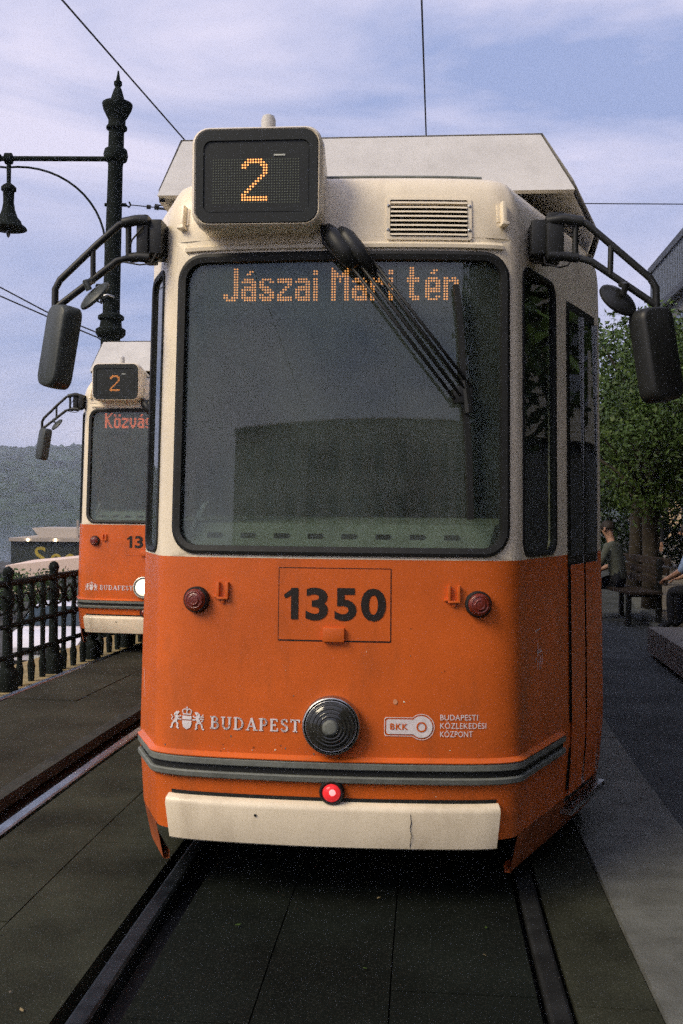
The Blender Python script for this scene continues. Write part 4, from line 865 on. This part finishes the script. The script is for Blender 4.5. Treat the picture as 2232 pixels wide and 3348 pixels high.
# ------------------------------------------------------------------ right-hand pavement: granite block, benches, people
gb = MB().mat('granite'); p = [Vector(q) for q in ((2.98,8.2,0),(3.26,10.55,0),(4.5,10.45,0),(4.3,8.1,0))]
gb.add([(q.x,q.y,.05) for q in p]+[(q.x,q.y,.31) for q in p], [(3,2,1,0),(4,5,6,7),(0,1,5,4),(1,2,6,5),(2,3,7,6),(3,0,4,7)])
o = gb.build('granite_block'); tag(o, 'low granite block beside the path at the right edge', 'stone block')
def bench(loc, rz, label):
    c = empty('park_bench', loc, rz, label, 'bench', 'benches under the trees')
    for k in range(4): b = MB().mat('wood'); b.box((-.80,-.22+k*.115,.43),(.80,-.125+k*.115,.47), bev=.006); b.build('seat_slat', c)
    for k in range(3): b = MB().mat('wood'); b.box((-.80,.25+k*.02,.55+k*.13),(.80,.29+k*.02,.65+k*.13), bev=.006); b.build('back_slat', c)
    for x in (-.65,.65): b = MB().mat('blackmet'); b.box((x-.03,-.22,0),(x+.03,-.16,.43)); b.box((x-.03,.2,0),(x+.03,.26,.9)); b.box((x-.03,-.2,.39),(x+.03,.24,.43)); b.build('leg', c)
bench((3.95,13.9,0), R(-84), 'dark wooden bench close behind the big tram at right')
bench((4.75,12.6,0), R(-80), 'dark wooden bench at the right edge under the blue shirted person')

def person(name, loc, rz, label, J, E, mats, hairz=None, headc=None):
    """J: joint -> (xyz, radius); E: (a, b, material)"""
    root = empty(name, loc, rz, label, 'person')
    names = list(J); me = bpy.data.meshes.new('sk'); me.from_pydata([J[k][0] for k in names], [(names.index(a), names.index(b_)) for a, b_, _ in E], [])
    o = bpy.data.objects.new('sk', me); COL.objects.link(o); md = o.modifiers.new('s','SKIN'); sb = o.modifiers.new('u','SUBSURF'); sb.levels = 1; sb.render_levels = 1
    for i, k in enumerate(names): r_ = J[k][1]; me.skin_vertices[0].data[i].radius = (r_, r_) if not isinstance(r_, tuple) else r_; me.skin_vertices[0].data[i].use_root = (k == 'pelvis')
    dg = bpy.context.evaluated_depsgraph_get(); m2 = bpy.data.meshes.new_from_object(o.evaluated_get(dg)); bpy.data.objects.remove(o)
    keys = []
    for k in mats:
        if k not in keys: keys.append(k)
    m2.materials.clear()
    for k in keys: m2.materials.append(MT[k])
    segs = [(Vector(J[a][0]), Vector(J[b_][0]), keys.index(k)) for a, b_, k in E]
    for p_ in m2.polygons:
        c = p_.center; best = 9; mi = 0
        for a, b_, k in segs:
            d = b_-a; t = max(0, min(1, (c-a).dot(d)/max(d.length_squared,1e-9))); q = (c-a-d*t).length
            if q < best: best, mi = q, k
        p_.material_index = mi; p_.use_smooth = True
    bo = bpy.data.objects.new('body', m2); COL.objects.link(bo); bo.parent = root
    hc = Vector(J['head'][0]); b = MB().mat('hair'); n_ = 14; rings = []
    for a in range(0, 100, 12):
        rings.append([(hc.x+.012+.108*math.cos(R(a-8))*math.cos(2*math.pi*k/n_)*.92, hc.y+.108*math.cos(R(a-8))*math.sin(2*math.pi*k/n_)*.85, hc.z+.005+.125*math.sin(R(min(a,90)))) for k in range(n_)])
    b.loft(rings); b.build('hair', root, True)
    b = MB().mat('skin'); b.tube([(hc.x-.085,hc.y,hc.z+.01),(hc.x-.118,hc.y,hc.z-.02),(hc.x-.09,hc.y,hc.z-.03)], [.012,.016,.012], 8)
    for k in (-1,1): b.tube([(hc.x+.01,hc.y+k*.085,hc.z-.03),(hc.x+.015,hc.y+k*.100,hc.z+.0),(hc.x+.01,hc.y+k*.09,hc.z+.03)], [.01,.018,.012], 6)
    b.mat('hair')
    for k in (-1,1): b.lathe([(.002,-.008),(.011,0),(.002,.008)], Matrix.Translation((hc.x-.088,hc.y+k*.035,hc.z+.012)), 8)
    b.build('face', root, True)
    return root
def hand(J, E, side, wrist, d, mat='skin'):
    w_ = Vector(wrist); d = Vector(d).normalized(); sv = d.cross(Vector((0,0,1))).normalized() if abs(d.z) < .9 else Vector((0,1,0))
    J['palm'+side] = (tuple(w_+d*.06), (.034,.02)); E.append(('wrist'+side, 'palm'+side, mat))
    for i, (l_, o_) in enumerate(((.07,-.03),(.085,-.01),(.08,.012),(.065,.03))):
        a, c = 'f%s%da'%(side,i), 'f%s%db'%(side,i); J[a] = (tuple(w_+d*.10+sv*o_), .009); J[c] = (tuple(w_+d*(.10+l_*.7)+sv*o_+Vector((0,0,-.03))), .008)
        E += [('palm'+side, a, mat), (a, c, mat)]
    J['th'+side] = (tuple(w_+d*.07-sv*.05+Vector((0,0,.005))), .010); E.append(('palm'+side, 'th'+side, mat))
def seated(top, legs, lean=.10):
    # faces local -x, seat at z .47
    J = {'pelvis':((.0,0,.55),.13),'belly':((-.02*1-lean*.2,0,.72),.125),'chest':((-lean*.8,0,.95),.15),'neckb':((-lean*1.1,0,1.09),.07),'neck':((-lean*1.3,0,1.15),.05),'head':((-lean*1.7,0,1.27),.098),'crown':((-lean*1.75,0,1.34),.06)}
    E = [('pelvis','belly',top),('belly','chest',top),('chest','neckb',top),('neckb','neck','skin'),('neck','head','skin'),('head','crown','skin')]
    for s_, k in (('l',1),('r',-1)):
        J['sh'+s_] = ((-lean*.85,k*.19,1.03),.065); J['el'+s_] = ((-lean-.06,k*.25,.78),.048); J['wrist'+s_] = ((-lean-.28,k*.14,.68),.034)
        J['hip'+s_] = ((-.02,k*.09,.53),.10); J['kn'+s_] = ((-.44,k*.12,.52),.065); J['an'+s_] = ((-.42,k*.12,.10),.045); J['toe'+s_] = ((-.60,k*.13,.04),.038)
        E += [('chest','sh'+s_,top),('sh'+s_,'el'+s_,top),('el'+s_,'wrist'+s_,'skin'),('pelvis','hip'+s_,legs),('hip'+s_,'kn'+s_,legs),('kn'+s_,'an'+s_,legs),('an'+s_,'toe'+s_,'darkc')]
        hand(J, E, s_, J['wrist'+s_][0], (-.9,-k*.25,-.35))
    return J, E
def standing(top, legs):
    J = {'pelvis':((0,0,.95),.13),'belly':((0,0,1.12),.12),'chest':((0,0,1.34),.145),'neckb':((0,0,1.48),.06),'neck':((-.01,0,1.53),.05),'head':((-.02,0,1.64),.095),'crown':((-.02,0,1.72),.055)}
    E = [('pelvis','belly',top),('belly','chest',top),('chest','neckb',top),('neckb','neck','skin'),('neck','head','skin'),('head','crown','skin')]
    for s_, k in (('l',1),('r',-1)):
        J['sh'+s_] = ((0,k*.19,1.42),.06); J['el'+s_] = ((.02,k*.24,1.14),.045); J['wrist'+s_] = ((-.06,k*.24,.90),.032)
        J['hip'+s_] = ((0,k*.09,.90),.095); J['kn'+s_] = ((-.06*k,k*.10,.50),.06); J['an'+s_] = ((.02-.16*k,k*.10,.09),.042); J['toe'+s_] = ((-.14-.16*k,k*.11,.04),.036)
        E += [('chest','sh'+s_,top),('sh'+s_,'el'+s_,top),('el'+s_,'wrist'+s_,top),('pelvis','hip'+s_,legs),('hip'+s_,'kn'+s_,legs),('kn'+s_,'an'+s_,legs),('an'+s_,'toe'+s_,'darkc')]
        hand(J, E, s_, J['wrist'+s_][0], (-.2,0,-.95))
    return J, E
J, E = seated('blue','darkc',.16); person('person', (4.60,12.5,0), R(-48), 'person in light blue top and dark trousers seated at the right edge', J, E, ['blue','skin','darkc'])
J, E = seated('pale','darkc',.12); person('person', (3.90,13.9,0), R(-40), 'person in olive grey top seated on the bench just right of the tram', J, E, ['pale','skin','darkc'])
J, E = standing('darkc','darkc'); person('person', (6.3,20.3,0), R(60), 'person in dark clothes walking far back on the pavement', J, E, ['darkc','skin'])

# small litter, dead leaves and grit along the rails
lt = MB()
for k in range(150):
    lt.mat(random.choice(('bark','stone','leaf','walk'))); c = trk(random.uniform(-.6,9), random.choice((-.66,-.78,-1.2,-1.75,-1.0,.62,1.05,1.3,-.4,.1))+random.gauss(0,.10), .007); q = random.uniform(.004,.016); a = random.uniform(0,6)
    lt.add([(c.x+q*math.cos(a+w_)*(1 if i % 2 else .5), c.y+q*math.sin(a+w_)*(1 if i % 2 else .5), c.z+random.uniform(0,.004)) for i, w_ in enumerate((0,1.57,3.14,4.7))], [(0,1,2,3)])
o = lt.build('ground_litter', kind='stuff'); o['label'] = 'scattered dead leaves and grit along the rails'
# ------------------------------------------------------------------ air
hz = MB().mat('paper'); hz.box((-680,-90,-8),(420,775,62)); ho = hz.build('haze', kind='stuff')
hm = bpy.data.materials.new('haze_air'); hm.use_nodes = True; t = hm.node_tree; t.nodes.clear()
o_ = t.nodes.new('ShaderNodeOutputMaterial'); pv_ = t.nodes.new('ShaderNodeVolumePrincipled'); pv_.inputs['Color'].default_value = (.80,.88,1,1); pv_.inputs['Density'].default_value = .0008; pv_.inputs['Anisotropy'].default_value = .2
t.links.new(pv_.outputs[0], o_.inputs['Volume']); ho.data.materials.clear(); ho.data.materials.append(hm); ho['label'] = 'pale haze over the river and hills'
